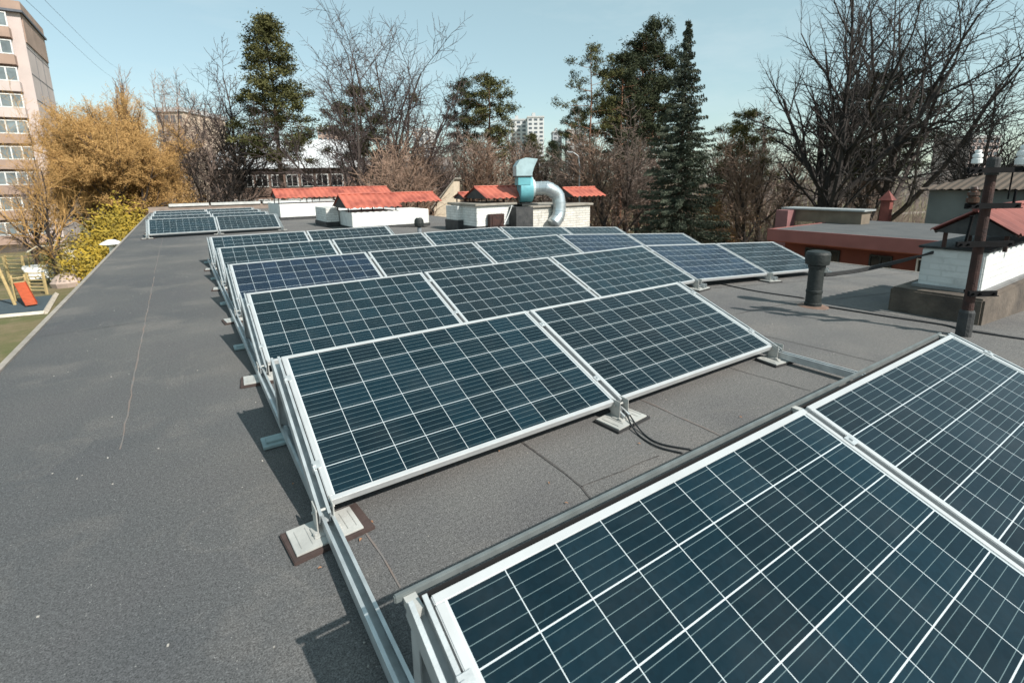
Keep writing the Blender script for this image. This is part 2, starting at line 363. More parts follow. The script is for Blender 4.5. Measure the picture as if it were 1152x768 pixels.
def panel(x, y, xo, label, variant, group):
    X, dz, b = rowpt(x, xo)
    p = empty('solar_panel', (X, y, LOWH + dz), 0, label, 'solar panel', group)
    p.rotation_euler = (Matrix.Rotation(b, 3, 'Y') @ Matrix.Rotation(TILT, 3, 'X')).to_euler()
    link('frame', PF, p); link('cells', PG[variant], p); link('backsheet', PB, p); link('junction_box', PJ, p)
# one supporting trestle: sloped rail, rear post, feet
def channel(mb, p0, p1, wdt, ht, th=.004, side=Vector((1, 0, 0))):
    p0, p1 = Vector(p0), Vector(p1); d = (p1 - p0); L = d.length; d.normalize(); upv = side.cross(d).normalized()
    M = Matrix((side, d, upv)).transposed().to_4x4(); M.translation = p0
    mb.box(-wdt / 2, wdt / 2, 0, L, -ht, -ht + th, M=M)
    mb.box(-wdt / 2, -wdt / 2 + th, 0, L, -ht + th, 0, M=M); mb.box(wdt / 2 - th, wdt / 2, 0, L, -ht + th, 0, M=M)
    mb.box(-wdt / 2 + th, -wdt / 2 + th + .008, 0, L, -th, 0, M=M); mb.box(wdt / 2 - th - .008, wdt / 2 - th, 0, L, -th, 0, M=M)
    return mb
def sp(s, dz): return (0, s * math.cos(TILT) - dz * math.sin(TILT), LOWH + s * math.sin(TILT) + dz * math.cos(TILT))
_m = {}
for kind in ('end', 'mid'):
    mb = MB()
    if kind == 'end': channel(mb, sp(-.05, -.003), sp(1.0, -.003), .046, .055)
    else:
        channel(mb, sp(-.09, -.040), sp(1.0, -.040), .05, .045); mb.prism([(-.008, 0), (.008, 0), (.008, .030), (-.008, .030)], 'y', 0, .001) if 0 else None
    _m['slope' + kind] = mb.mesh('sloped_rail', M_RAIL)
    mb = MB()
    s0 = 0.02
    zt = sp(.95, -.06)[2] if kind == 'end' else sp(.95, -.088)[2]; yy = sp(.95, -.05)[1]
    mb.box(-.022, -.018, yy - .02, yy + .025, .07, zt); mb.box(.018, .022, yy - .02, yy + .025, .07, zt); mb.box(-.018, .018, yy + .021, yy + .025, .07, zt)
    _m['post' + kind] = mb.mesh('rear_post', M_RAIL)
mb = MB(); mb.box(-.036, -.031, -.045, .03, .02, .13); mb.box(.031, .036, -.045, .03, .02, .13); mb.tube([(-.045, -.01, .1), (.045, -.01, .1)], .006, 6)
_m['bracket'] = mb.mesh('hinge_bracket', M_FOOT, bevel=.001)
mb = MB(); mb.box(-.135, .125, -.085, .085, .016, .024); mb.box(-.112, -.108, -.06, .06, .0242, .027); mb.box(-.07, -.066, -.06, .06, .0242, .027); mb.box(.07, .074, -.06, .06, .0242, .027); mb.box(.105, .109, -.06, .06, .0242, .027); mb.box(-.055, .055, -.04, .035, .0242, .03); mb.lathe([(.011, 0), (.011, .008)], 6, (-.046, -.02, .0302)); mb.lathe([(.011, 0), (.011, .008)], 6, (.046, -.02, .0302))
_m['foot'] = mb.mesh('foot_plate', M_FOOT, bevel=.002)
_m['pad'] = MB().box(-.155, .165, -.105, .1, 0, .0155).mesh('rubber_pad', M_PAD, bevel=.003)
_m['padd'] = MB().box(-.145, .145, -.095, .093, 0, .0155).mesh('rubber_pad', mat('black_rubber_pad', (.03, .03, .031), .9, 0, .2, 20), bevel=.003)
_m['footr'] = MB().box(-.07, .12, -.065, .065, .0045, .02).box(-.05, .05, -.03, .03, .0202, .03).mesh('foot_plate', mat('shade_teal_foot', (.28, .36, .37), .55, .3, .15, 12), bevel=.002)  # rear plate: teal of the shade behind the panels painted into its colour
mb = MB(); mb.box(-.020, .020, -.02, .02, .0005, .005); mb.box(-.006, .006, -.006, .006, .0045, .011)
_m['clampmid'] = mb.mesh('panel_clamp', M_RAIL)
mb = MB(); mb.box(.008, .042, -.02, .02, .0005, .005); mb.box(.008, .014, -.02, .02, -.03, .001); mb.box(.01, .022, -.006, .006, .0045, .011)
_m['clampend'] = mb.mesh('panel_clamp', M_RAIL)
def trestle(x, y, xo, kind, label, flip=False):
    X, dz, b = rowpt(x, xo)
    t = empty('mounting_trestle', (X, y, dz), 0, label, 'panel support', 'metal trestles holding up the solar panels')
    t.rotation_euler = (0, b, math.pi * 0)
    link('sloped_rail', _m['slope' + kind], t); link('rear_post', _m['post' + kind], t); link('hinge_bracket', _m['bracket'], t)
    for s_ in (.2, .8):
        c = link('panel_clamp', _m['clamp' + kind], t); c.location = sp(s_, 0); c.rotation_euler = (TILT, 0, math.pi if 0 else 0)
        if flip: c.scale = (-1, 1, 1)
    a = random.uniform(-.12, .12)
    f = link('foot_plate', _m['foot'], t); f.location = (0, -.03, 0); f.rotation_euler = (0, 0, a)
    p = link('rubber_pad', _m['pad' if x < .3 else 'padd'], t); p.location = (0, -.03, 0); p.rotation_euler = (0, 0, a + random.uniform(-.05, .05))
    r = link('foot_plate', _m['footr'], t); r.location = (-.05, sp(.95, 0)[1], 0)
rows = [(0, .267, 2), (1, .262, 2), (2, .292, 5), (3, .312, 5), (4, .314, 5), (5, .304, 2)]
rowname = ['nearest row', 'second row', 'third row', 'fourth row', 'fifth row', 'sixth row']
blue = {(3, 0), (3, 3), (2, 3), (3, 4)}
for r, xo, n in rows:
    y = r * PITCH + (0.0)
    for k in range(n):
        v = 2 if (r, k) in blue else (1 if (r * 3 + k) % 3 == 1 else 0)
        if r == 0: v = [0, 1][k]
        tone = ['teal black', 'slate black', 'deep blue'][v]
        lab = f"{tone} solar panel, {ORD[k]} from left in the {rowname[r]} from the camera"
        panel(xo + k * (PW + GAP), y, xo, lab, v, 'tilted solar panels in rows across the roof')
    for k in range(n + 1):
        x = xo + k * (PW + GAP) - GAP / 2; kind = 'mid'; fl = False
        if k == 0: x = xo - .028; kind = 'end'
        if k == n: x = xo + n * (PW + GAP) - GAP + .028; kind = 'end'; fl = True
        where = 'left end' if k == 0 else ('right end' if k == n else f'{ORD[k-1]} panel joint')
        trestle(x, y, xo, kind, f'metal trestle at the {where} of the {rowname[r]} of panels', fl)
srow = ['nearest', 'second', 'third', 'rearmost']
for r in range(4):
    y = 16.745 + r * PITCH; xo = -.885
    for k in range(2):
        panel(xo + k * (PW + GAP), y, xo, f"{['left','right'][k]} solar panel in the {srow[r]} row of the small far group", (r + k) % 2, 'tilted solar panels in rows across the roof')
    for k in range(3):
        x = xo + k * (PW + GAP) - GAP / 2; kind = 'mid'; fl = False
        if k == 0: x = xo - .028; kind = 'end'
        if k == 2: x += GAP / 2 - GAP + .028 + GAP / 2; kind = 'end'; fl = True
        trestle(x, y, xo, kind, f"metal support at the {['left end','middle','right end'][k]} of the {srow[r]} row in the small far panel group", fl)
# long floor channels tying the rows together
def floor_rail(x, y0, y1, label):
    e = empty('floor_rail', (x, y0, roofz(x)), 0, label, 'mounting rail', 'long floor rails under the panel rows')
    channel(MB(), (0, 0, .078), (0, y1 - y0, .078), .048, .05, .004).build('rail', M_RAIL, e)
for k, xx in enumerate((.245, 1.955, 3.63)):
    floor_rail(xx, -.1 if k != 1 else PITCH - .02, 5 * PITCH + 1, ['open metal floor channel running along the left ends of the main rows', 'metal floor channel under the first joint between panels of the main rows', 'metal floor channel emerging right of the two front full rows'][k])
for k, xx in enumerate((5.35, 7.02, 8.68)):
    floor_rail(xx, 2 * PITCH - .1, 4 * PITCH + 1, ['metal floor channel under the third panel joint of the long rows', 'metal floor channel under the fourth panel joint of the long rows', 'metal floor channel at the far right end of the long rows'][k])
for k, xx in enumerate((-.91, .79, 2.47)):
    floor_rail(xx, 16.6, 16.745 + 3 * PITCH + 1, ['floor channel along the left side of the small far panel group', 'floor channel in the middle of the small far panel group', 'floor channel along the right side of the small far panel group'][k])
e = empty('wind_rail', (.2, Hc + .050, LOWH + Hs - .012), 0, 'long grey metal rail behind the top edge of the nearest panel row', 'mounting rail')
MB().box(0, 3.45, 0.002, .016, -.020, 0).build('rail', mat('dull_rail', (.17, .19, .19), .5, .3, .2, 12), e, bevel=.003)
MB().prism([(-.001, -.021), (-.001, -.36), (-.004, -.36), (-.004, -.021)], 'x', .045, 3.42).build('wind_deflector', mat('black_deflector_sheet', (.010, .010, .011), .7, 0, .1, 5), e, fix=True)
for xx in (.02, 1.73, 3.4): MB().box(xx, xx + .03, -.05, .001, -.03, -.008).build('bracket', M_FOOT, e)

# ------------------------------------------------------------------ cables, leaves, grit on the roof
def cable(pts, r, label, name='cable', cat='cable', m=None):
    mb = MB(); P = [Vector(p) for p in pts]; out = []
    for i in range(len(P) - 1):
        a = P[max(i - 1, 0)]; b_ = P[i]; c = P[i + 1]; d = P[min(i + 2, len(P) - 1)]
        for j in range(8):
            t = j / 8
            out.append(.5 * ((2 * b_) + (c - a) * t + (2 * a - 5 * b_ + 4 * c - d) * t * t + (3 * b_ - a - 3 * c + d) * t ** 3))
    out.append(P[-1])
    return tag(mb.tube(out, r, 6).build(name, m or M_BLACK, smooth=True), label, cat)
def rz(px, py, h=.006): p = onZ(px, py, 0); 
def gp(px, py, h=.008):
    p = onZ(px, py, 0)
    for _ in range(6): p = onZ(px, py, roofz(p.x))
    return (p.x, p.y, roofz(p.x) + h)
cable([gp(706, 472, .05), gp(722, 487), gp(742, 500), gp(778, 507)], .0045, 'thin black wire curling from the foot between the panels, upper of two')
cable([gp(704, 474, .05), gp(716, 488), gp(738, 503), gp(768, 511)], .0045, 'thin black wire curling from the foot between the panels, lower of two')
cable([gp(812, 320), gp(850, 328), gp(905, 336)], .008, 'black cable lying on the roof left of the vent pipe')
cable([gp(925, 345), gp(1000, 357), gp(1060, 366), gp(1085, 372), gp(1150, 382), gp(1230, 392)], .010, 'long black cable lying on the roof past the rusty pole')
cable([gp(775, 318, .02), gp(830, 316, .03), gp(875, 310, .03), gp(912, 308, .2)], .010, 'black cable trailing under the right end of the long third row')
a, b_ = onX(926, 308, 5.7), onX(1060, 281, 6.6)
for j in range(3):
    mid = (a + b_) / 2
    cable([a + Vector((0, 0, -.012 * j)), a.lerp(b_, .33) + Vector((0, 0, -.03 - .014 * j)), a.lerp(b_, .7) + Vector((0, 0, -.02 - .010 * j)), b_ + Vector((0, 0, .015 * (j - 1)))], .010,
          ['upper', 'middle', 'lower'][j] + ' strand of black hose strung from the vent pipe to the white chimney', 'hose', 'hose')
M_LEAF = mat('dry_leaf', (.30, .15, .08), .8, 0, .3, 30)
for i, (px, py) in enumerate([(406, 608), (418, 588), (618, 544), (561, 508), (637, 567), (478, 535), (719, 500), (960, 520), (360, 640), (330, 545), (833, 470)]):
    p = Vector(gp(px, py, .006)); mb = MB(); a = random.uniform(0, 6.28); s = random.uniform(.006, .011)
    vs = []
    for j in range(7):
        t = j / 6; ww = math.sin(math.pi * t) * s * .55 + .0006
        vs += [((t - .5) * 2.4 * s, ww, .004 * math.sin(3 * t)), ((t - .5) * 2.4 * s, 0, .002 * math.sin(3 * t)), ((t - .5) * 2.4 * s, -ww, .005 * math.sin(3 * t))]
    fs = []
    for j in range(6):
        o = 3 * j; fs += [(o, o + 3, o + 4, o + 1), (o + 1, o + 4, o + 5, o + 2)]
    l = mb.add(vs, fs).build('dry_leaf', M_LEAF); l.location = p; l.rotation_euler = (random.uniform(-.3, .3), 0, a)
    tag(l, 'tiny dry brown leaf lying on the felt roof', 'leaf', 'dry leaves scattered on the roof')
mb = MB()
for i in range(420):
    x = random.uniform(-1.3, 5); y = random.uniform(.8, 14) ** 1.0; s = random.uniform(.0012, .0042)
    z = roofz(x) + s * .5; a = random.uniform(0, 3)
    M = Matrix.Rotation(a, 4, 'Z'); M.translation = Vector((x, y, z)); mb.box(-s, s, -s * .7, s * .7, -s * .5, s * .5, M=M)
tag(mb.build('roof_grit', mat('pale_grit', (.36, .34, .31), .9, 0, .4, 3)), 'scattered pale grit lying on the grey felt roof', 'grit', kind='stuff')

# ------------------------------------------------------------------ vent pipes and pole
pb = gp(914, 345, 0)
v = empty('vent_pipe', (pb[0], pb[1], pb[2]), 0, 'dark cast iron vent pipe with round cap right of the long panel rows', 'vent pipe')
MB().lathe([(.085, -.01), (.085, .05), (.078, .055), (.076, .16), (.082, .165), (.082, .19), (.076, .195), (.076, .43), (.085, .44), (.085, .47), (.076, .475)], 40).build('pipe', M_CAST, v, smooth=False)
MB().lathe([(.10, .4755), (.115, .48), (.12, .52), (.12, .59), (.11, .615), (.07, .625)], 40).build('cap', M_CAST, v, smooth=False)
MB().lathe([(.16, 0.002), (.14, .012), (.09, .02)], 16).build('collar', mat('rusty_collar', (.16, .10, .075), .9, 0, .3, 10), v)
p = onY(472, 262, 11.6)
v = empty('vent_pipe', (p.x, 11.6, roofz(p.x)), 0, 'small dark mushroom vent behind the panels before the large white block', 'vent pipe')
zt = onY(472, 245, 11.6).z
MB().lathe([(.05, -.01), (.05, zt - .2)], 12).build('pipe', mat('grey_pipe', (.2, .22, .24), .6), v)
MB().lathe([(.06, zt - .23), (.11, zt - .2), (.12, zt - .13), (.11, zt - .05), (.07, zt)], 14).build('cap', M_CAST, v)
p = onX(127, 283, ROOF_L - .35)
v = empty('roof_lamp', (p.x, p.y, GZ), 0, 'white mushroom-topped post rising just past the left roof edge', 'post')
zt = onX(127, 270, ROOF_L - .35).z - GZ
MB().lathe([(.07, 0), (.07, zt - .12)], 12).build('post', mat('white_paint', (.75, .75, .72), .6), v)
MB().lathe([(.12, zt - .119), (.14, zt - .10), (.27, zt - .06), (.22, zt - .02), (.08, zt + .05)], 18).build('lamp_hood', mat('white_paint', (.75, .75, .72), .6), v)

pb = gp(1078, 377, 0)
pole = empty('insulator_pole', (5.58, 1.33, roofz(5.58)), 0, 'rusty steel pole with crossarms and white porcelain insulators beside the right chimney', 'utility pole')
MB().tube([(0, 0, 0), (0, 0, .5), (0, 0, 1.44)], [.044, .038, .036], 16).build('mast', M_RUST, pole)
MB().lathe([(.056, 0), (.056, .22), (.048, .24)], 14).build('base_sleeve', M_BITU, pole)
MB().lathe([(.045, 1.40), (.045, 1.53), (.04, 1.545)], 14).build('top_cap', M_BITU, pole)
ad = Vector((.87, -.5, 0)).normalized(); ad = Vector((rt.x, rt.y, 0)).normalized()
arm_m = mat('black_steel_arm', (.006, .006, .007), .8, 0, .3, 20, spec=.15)
M_PORC = mat('white_porcelain', (.72, .73, .73), .25, 0, .04, 10)
M_PORCB = mat('brown_porcelain', (.05, .022, .014), .3, 0, .2, 10)
def arm(z, a, b_, th=.02):
    mb = MB(); fwd = Vector((-ad.y, ad.x, 0)) ; M = Matrix((ad, fwd, Vector((0, 0, 1)))).transposed().to_4x4(); M.translation = Vector((0, 0, z)) - fwd * .055
    mb.box(a, b_, -.012, .008, -.022, .022, M=M)
    mb.box(a, b_, -.03, -.0122, -.022, -.016, M=M)
    for q in (a + .03, b_ - .03, a + .09): mb.tube([M @ Vector((q, -.036, 0)), M @ Vector((q, .012, 0))], .009, 6)
    mb.box(-.012, .012, .008, .11, -.012, .012, M=M)
    return mb.build('crossarm', arm_m, pole), M
def insulator(armo, M, x, z0, s, m, stem=True):
    c = M @ Vector((x, 0, 0)); mb = MB()
    mb.lathe([(.030 * s, z0), (.046 * s, z0 + .01 * s), (.046 * s, z0 + .05 * s), (.034 * s, z0 + .058 * s), (.034 * s, z0 + .066 * s), (.044 * s, z0 + .072 * s), (.042 * s, z0 + .1 * s), (.026 * s, z0 + .108 * s), (.026 * s, z0 + .12 * s), (.032 * s, z0 + .125 * s), (.024 * s, z0 + .145 * s)], 16, c)
    mb.build('insulator', m, armo, smooth=False)
    MB().tube([c + Vector((0, 0, .02)), c + Vector((0, 0, z0 + .02))], .009, 6).build('pin', arm_m, armo)
a1, M1 = arm(1.44, -.25, .23); insulator(a1, M1, -.19, .05, .78, M_PORC); insulator(a1, M1, .19, .03, 1.15, M_PORC)
MB().tube([M1 @ Vector((.15, .03, 0)), M1 @ Vector((.15, .03, -.24))], .006, 6).build('drop_rod', arm_m, a1)
a2, M2 = arm(1.15, -.225, .23); insulator(a2, M2, -.17, .02, .95, M_PORCB)
MB().tube([M2 @ Vector((.175, 0, 0)), M2 @ Vector((.175, 0, .12))], .01, 6).build('pin', arm_m, a2)
a3, M3 = arm(.83, -.245, .23); MB().tube([M3 @ Vector((-.17, 0, 0)), M3 @ Vector((-.15, 0, .2)), M3 @ Vector((-.15, 0, .24))], [.012, .012, .02], 6).build('pin', arm_m, a3)
a4, M4 = arm(.40, -.07, .17)

# ------------------------------------------------------------------ chimney blocks and their little red canopies
def corr(mb, x0, x1, y0, z0, y1, z1, n=None, amp=.018, th=.006):
    # corrugated sheet: ridges run down the slope from (y0,z0) to (y1,z1)
    n = n or max(8, int((x1 - x0) / .19) * 6); vs = []
    for i in range(n + 1):
        x = x0 + (x1 - x0) * i / n; dz = amp * math.sin(i * math.pi / 3)
        vs += [(x, y0, z0 + dz), (x, y1, z1 + dz)]
    for i in range(n + 1):
        x = x0 + (x1 - x0) * i / n; dz = amp * math.sin(i * math.pi / 3) - th
        vs += [(x, y0, z0 + dz), (x, y1, z1 + dz)]
    o = 2 * (n + 1); fs = []
    for i in range(n):
        a = 2 * i; fs += [(a, a + 2, a + 3, a + 1), (o + a, o + a + 1, o + a + 3, o + a + 2), (a + 1, a + 3, o + a + 3, o + a + 1), (a, o + a, o + a + 2, a + 2)]
    fs += [(0, 1, o + 1, o), (2 * n, o + 2 * n, o + 2 * n + 1, 2 * n + 1)]
    mb.add(vs, fs)
def canopy(par, x0, x1, yr, zr, half, drop, zbase, m, posts=2):
    mb = MB(); corr(mb, x0, x1, yr, zr, yr - half, zr - drop); corr(mb, x0, x1, yr + .01, zr - .004, yr + half, zr - drop)
    mb.tube([(x0, yr, zr + .012), (x1, yr, zr + .012)], .03, 6)
    c = mb.build('canopy', m, par, fix=False)
    for xe in (x0 + .05, x1 - .07):
        MB().prism([(yr - half * .93, zr - drop * .93 - .035), (yr, zr - .035), (yr + half * .93, zr - drop * .93 - .035), (yr, zr - drop * .93 - .05)], 'x', xe, xe + .02).build('gable_shade_sheet', M_BITU, c)  # dark sheets added to stand for the shade inside the open canopy ends
    for i in range(posts + 1):
        x = x0 + .12 + (x1 - x0 - .24) * i / posts; fr = MB()
        for s in (-1, 1):
            fr.box(x - .015, x + .015, yr + s * half * .7 - .015, yr + s * half * .7 + .015, zbase, zr - drop * .7 - .03)
        fr.tube([(x, yr - half * .97, zr - drop * .97 - .035), (x, yr, zr - .035), (x, yr + half * .97, zr - drop * .97 - .035)], .014, 4)
        fr.build('canopy_frame', M_RUST, c)
class Block:
    def __init__(s, label, x0, x1, y0, y1, zb, zt, m, flash=.16, cap=None, name='chimney_block'):
        s.e = empty(name, ((x0 + x1) / 2, (y0 + y1) / 2, zb), 0, label, 'chimney'); s.o = s.e.location.copy()
        s.p(MB().box(x0, x1, y0, y1, zb - .05, zt), 'masonry', m, bevel=.012)
        if flash: s.p(MB().box(x0 - .03, x1 + .03, y0 - .03, y1 + .03, zb - .04, zb + flash), 'flashing', M_BITU, bevel=.01)
        if cap: s.p(MB().box(x0 - .08, x1 + .08, y0 - .08, y1 + .08, zt + .001, zt + .07), 'cap_slab', cap, bevel=.012)
    def p(s, mb, name, m, **k):
        o = mb.build(name, m, s.e, **k); o.location = -s.o; return o
    def can(s, x0, x1, yr, zr, half, drop, zbase, m=None, posts=2):
        n0 = set(bpy.data.objects); canopy(s.e, x0, x1, yr, zr, half, drop, zbase, m or M_REDTIN, posts)
        for o in set(bpy.data.objects) - n0:
            if o.parent == s.e: o.location = -s.o
# far left white block
A0, A1 = onY(316, 245, 21.5), onY(360, 230, 21.5)
At = onY(340, 229, 21.5).z
b1 = Block('white rendered block with grey base under long red canopies, beyond the far panel group', A0.x, A1.x + 1.2, 21.5, 24.5, 0, At, M_WHITE, .12)
r1 = onY(306, 213.5, 22.3); r1b = onY(385, 213.5, 22.3)
b1.can(r1.x, r1b.x, 22.3, r1.z, .75, .32, At)
r2 = onY(352, 211.5, 24.5); r2b = onY(435, 211.5, 24.5)
b1.can(r2.x, r2b.x, 24.5, r2.z, .8, .34, At)
# the large white block in front
Bl, Br, Bt = onY(397, 256, 15.6), onY(483, 256, 15.6), onY(440, 237, 15.6).z
b2 = Block('long white block with a bright front wall under two red canopies left of the fan', Bl.x, Br.x, 15.6, 18.6, 0, Bt, M_WHITE, .06)
sa = onY(362, 240, 17.6); b2.p(MB().box(sa.x, Bl.x - .035, 17.0, 18.5, 0, Bt + .1), 'side_shaft', M_WBRICK); b2.p(MB().box(sa.x - .04, Bl.x - .036, 16.95, 18.52, 0, .16), 'shaft_flashing', M_BITU)
r3, r3b = onY(380, 219, 16.3), onY(441, 218.5, 16.3)
b2.can(r3.x, r3b.x, 16.3, r3.z, .85, .40, Bt)
r4, r4b = onY(437, 217.5, 17.6), onY(487, 217.5, 17.6)
b2.can(r4.x, r4b.x, 17.6, r4.z, .75, .30, Bt)
b2.p(MB().box(Bl.x + .2, Bl.x + .2, 0, 0, 0, 0), 'unused', M_WHITE) if 0 else None
# block left of the fan
C0, C1, C2, C3 = (onY(x, 232, 12.9) for x in (517, 536, 578, 596))
Ct = onY(560, 231, 12.9).z; zc = roofz(C1.x)
b3 = Block('white brick block with black flashing and a red canopy, left of the blue fan', C1.x, C2.x, 12.9, 14.6, zc, Ct, M_WBRICK, .2, M_CONC)
c0 = onY(515, 240, 13.8); c1_ = onY(531, 240, 13.8); b3.p(MB().box(c0.x, c1_.x, 13.8, 14.6, zc, Ct - .02), 'side_shaft', M_WBRICK); b3.p(MB().box(c0.x - .04, c1_.x + .04, 13.74, 14.62, zc, zc + .34), 'shaft_flashing', M_BITU)
r5, r5b = onY(533, 210.5, 13.6), onY(579, 210.5, 13.6)
b3.can(r5.x, r5b.x, 13.6, r5.z, .75, .33, Ct)
r6, r6b = onY(515, 217, 14.6), onY(540, 217, 14.6)
b3.can(r6.x, r6b.x, 14.6, r6.z, .45, .17, Ct)
b3.p(MB().box(C1.x + .35, C1.x + .85, 12.72, 12.865, zc + .1, zc + .55).box(C1.x + .42, C1.x + .78, 12.70, 12.719, zc + .2, zc + .5), 'vent_box', M_RUST)
# fan block
D0, D1 = onY(578, 232, 12.6), onY(664, 232, 12.6); Dt = onY(620, 233, 12.6).z; zd = roofz(D0.x + 1)
b4 = Block('low worn white brick block carrying the fan duct and a red canopy', D0.x + .65, D1.x, 12.6, 14.2, zd, Dt, M_OLDBRICK, .1, M_CONC)
b4.p(MB().box(D0.x + .02, D0.x + .648, 12.5, 14.2, zd, Dt + .05), 'clad_plinth', M_BITU)
r7, r7b = onY(633, 211.5, 13.6), onY(669, 211.5, 13.6)
b4.can(r7.x, r7b.x, 13.6, r7.z, .6, .28, Dt)

# centrifugal fan with hood and duct
fan = empty('extractor_fan', (D0.x + .35, 12.95, Dt + .05), 0, 'teal centrifugal roof fan with a pale hood on the dark plinth', 'fan')
fo = fan.location.copy()
def fp(mb, name, m, **k): o = mb.build(name, m, fan, **k); o.location = -fo; return o
hc = onY(592, 212, 12.9); sc1 = (onY(606, 212, 12.9).x - hc.x)
zt_, zb_ = onY(592, 199, 12.9).z, onY(592, 226, 12.9).z
# volute: spiral drum, axis along x-ish (facing the duct)
ax = Vector((.9, -.43, 0)); sd_ = Vector((.43, .9, 0))
vol = MB(); n = 48; ring = []
rr = (zt_ - zb_) * .5
vs = []; 
for j in range(n):
    t = 2 * math.pi * j / n; rad = rr * (.98 + .22 * ((j / n)))
    for s in (-.20, .20): vs.append(Vector((hc.x, 12.95, hc.z - .02)) + ax * s + sd_ * math.cos(t + .6) * rad + Vector((0, 0, 1)) * math.sin(t + .6) * rad)
fs = [(2 * j, 2 * ((j + 1) % n), 2 * ((j + 1) % n) + 1, 2 * j + 1) for j in range(n)] + [tuple(2 * j for j in range(n))[::-1], tuple(2 * j + 1 for j in range(n))]
fp(vol.add(vs, fs), 'volute', M_TEAL, bevel=.012)
# outlet neck and hood
def boxdir(c, hx, hy, z0, z1, sx=0, sy=0):
    q = []
    for z, gx in ((z0, 0), (z1, 1)):
        for a in (-1, 1):
            for b_ in (-1, 1): q.append(Vector((c.x, c.y, 0)) + ax * (a * hx + gx * sx) + sd_ * (b_ * hy) + Vector((0, 0, z)))
    return q
cc = Vector((hc.x - .1, 12.95, 0))
fp(MB().add(boxdir(cc, .195, .34, zt_ - .25, zt_ - .004), [(0, 2, 3, 1), (4, 5, 7, 6), (0, 1, 5, 4), (2, 6, 7, 3), (0, 4, 6, 2), (1, 3, 7, 5)]), 'outlet_neck', M_TEAL, bevel=.01)
fp(MB().add(boxdir(cc, .26, .365, zt_ - .003, zt_ + .03), [(0, 2, 3, 1), (4, 5, 7, 6), (0, 1, 5, 4), (2, 6, 7, 3), (0, 4, 6, 2), (1, 3, 7, 5)]), 'flange', M_CAST)
# curved hood bending over to the right
H0 = zt_ + .031; H1 = onY(592, 178, 12.9).z; hh = H1 - H0
prof = [(-.25, 0), (-.25, hh * .55), (-.14, hh * .86), (.05, hh), (.42, hh * .93), (.30, hh * .45), (.25, hh * .15), (.25, 0)]
vs = []
for s in (-.35, .35):
    for (a, z) in prof: vs.append(cc + ax * a + sd_ * s + Vector((0, 0, H0 + z)))
n = len(prof); fs = [tuple(range(n)), tuple(range(n, 2 * n))[::-1]] + [(i, i + n, i + n + 1, i + 1) for i in range(n - 1) if i != 4]
fs.append((4, 4 + n, 5 + n, 5))
fp(MB().add(vs, fs), 'hood', M_HOOD, bevel=.008)
fp(MB().box(hc.x - .3, hc.x + .3, 12.7, 13.25, Dt + .071, Dt + .13), 'mount_frame', M_CAST)
fp(MB().tube([Vector((hc.x, 12.95, hc.z)) + ax * .202, Vector((hc.x, 12.95, hc.z)) + ax * .23], .345, 28).tube([Vector((hc.x, 12.95, hc.z)) + ax * .231, Vector((hc.x, 12.95, hc.z)) + ax * .29], .26, 28), 'inlet_ring', mat('pale_inlet', (.5, .58, .58), .5, .2))
# duct
dr = .205
P0 = Vector((hc.x, 12.95, hc.z)) + ax * .291; e1 = onY(618, 212, 12.5); e2 = onY(628, 226, 12.5); e3 = onY(621, 250, 12.45)
duct = empty('ventilation_duct', (e3.x, 12.4, roofz(e3.x)), 0, 'shiny galvanised duct bending down from the fan inlet', 'duct'); do = duct.location.copy()
path0 = [P0, P0.lerp(Vector((e1.x, 12.55, hc.z)), .5), Vector((e1.x - .05, 12.55, hc.z)), Vector((e1.x + .05, 12.5, hc.z - .05)), Vector((e2.x - .08, 12.46, hc.z - .20)), Vector((e2.x - .03, 12.42, hc.z - .45)), Vector((e2.x - .04, 12.40, hc.z - .72)), Vector((e2.x - .12, 12.38, hc.z - .92)), Vector((e2.x - .32, 12.36, hc.z - 1.1))]
path = []
for i in range(len(path0) - 1):
    a = path0[max(i - 1, 0)]; b_ = path0[i]; c = path0[i + 1]; d = path0[min(i + 2, len(path0) - 1)]
    for j in range(4):
        t = j / 4; path.append(.5 * ((2 * b_) + (c - a) * t + (2 * a - 5 * b_ + 4 * c - d) * t * t + (3 * b_ - a - 3 * c + d) * t ** 3))
path.append(path0[-1])
o = MB().tube(path, dr, 32).build('pipe', M_GALV, duct, smooth=True); o.location = -do
for i in (4, 8, 11, 14, 17, 20, 24, 28):
    d = (path[i + 1] - path[i - 1]).normalized(); o = MB().tube([path[i] - d * .012, path[i] + d * .012], dr + .012, 24).build('seam_band', M_GALV, duct); o.location = -do
cable([onY(576, 231, 12.4), onY(572, 242, 12.4), onY(567, 253, 12.3)], .015, 'pale thin pipe leaning down the plinth left of the fan', 'thin_pipe', 'pipe', mat('pale_pipe', (.6, .6, .58), .5))

# right chimney with concrete base
dx, dy = 6.29, 1.38; zr5 = roofz(7)
M_WCH = brick_mat('flaking_whitewash', (.66, .67, .66), (.56, .57, .56), 1.15, (.10, .10, .10), .35)
b5 = Block('white brick chimney on a concrete base under a faded red canopy, right of the pole', dx + .24, dx + 2.4, dy + .10, dy + .62, .2, .625, M_WCH, 0)
b5.p(MB().box(dx, dx + 3, dy, dy + .78, -.4, .2), 'concrete_base', mat('dark_brown_concrete', (.055, .045, .038), .92, 0, .3, 4, .5, 25, c2=(.15, .12, .095)), bevel=.02)
b5.p(MB().box(dx + .2, dx + 2.45, dy + .06, dy + .66, .203, .235), 'metal_skirt', mat('dull_skirt', (.2, .2, .2), .6, .2, .2, 6))
b5.p(MB().box(dx + .21, dx + 2.45, dy + .07, dy + .66, .626, .65), 'cap_slab', M_BITU, bevel=.01)
b5.can(6.3, 8.9, 1.565, 1.05, .33, .21, .66, M_REDDUST, 3)

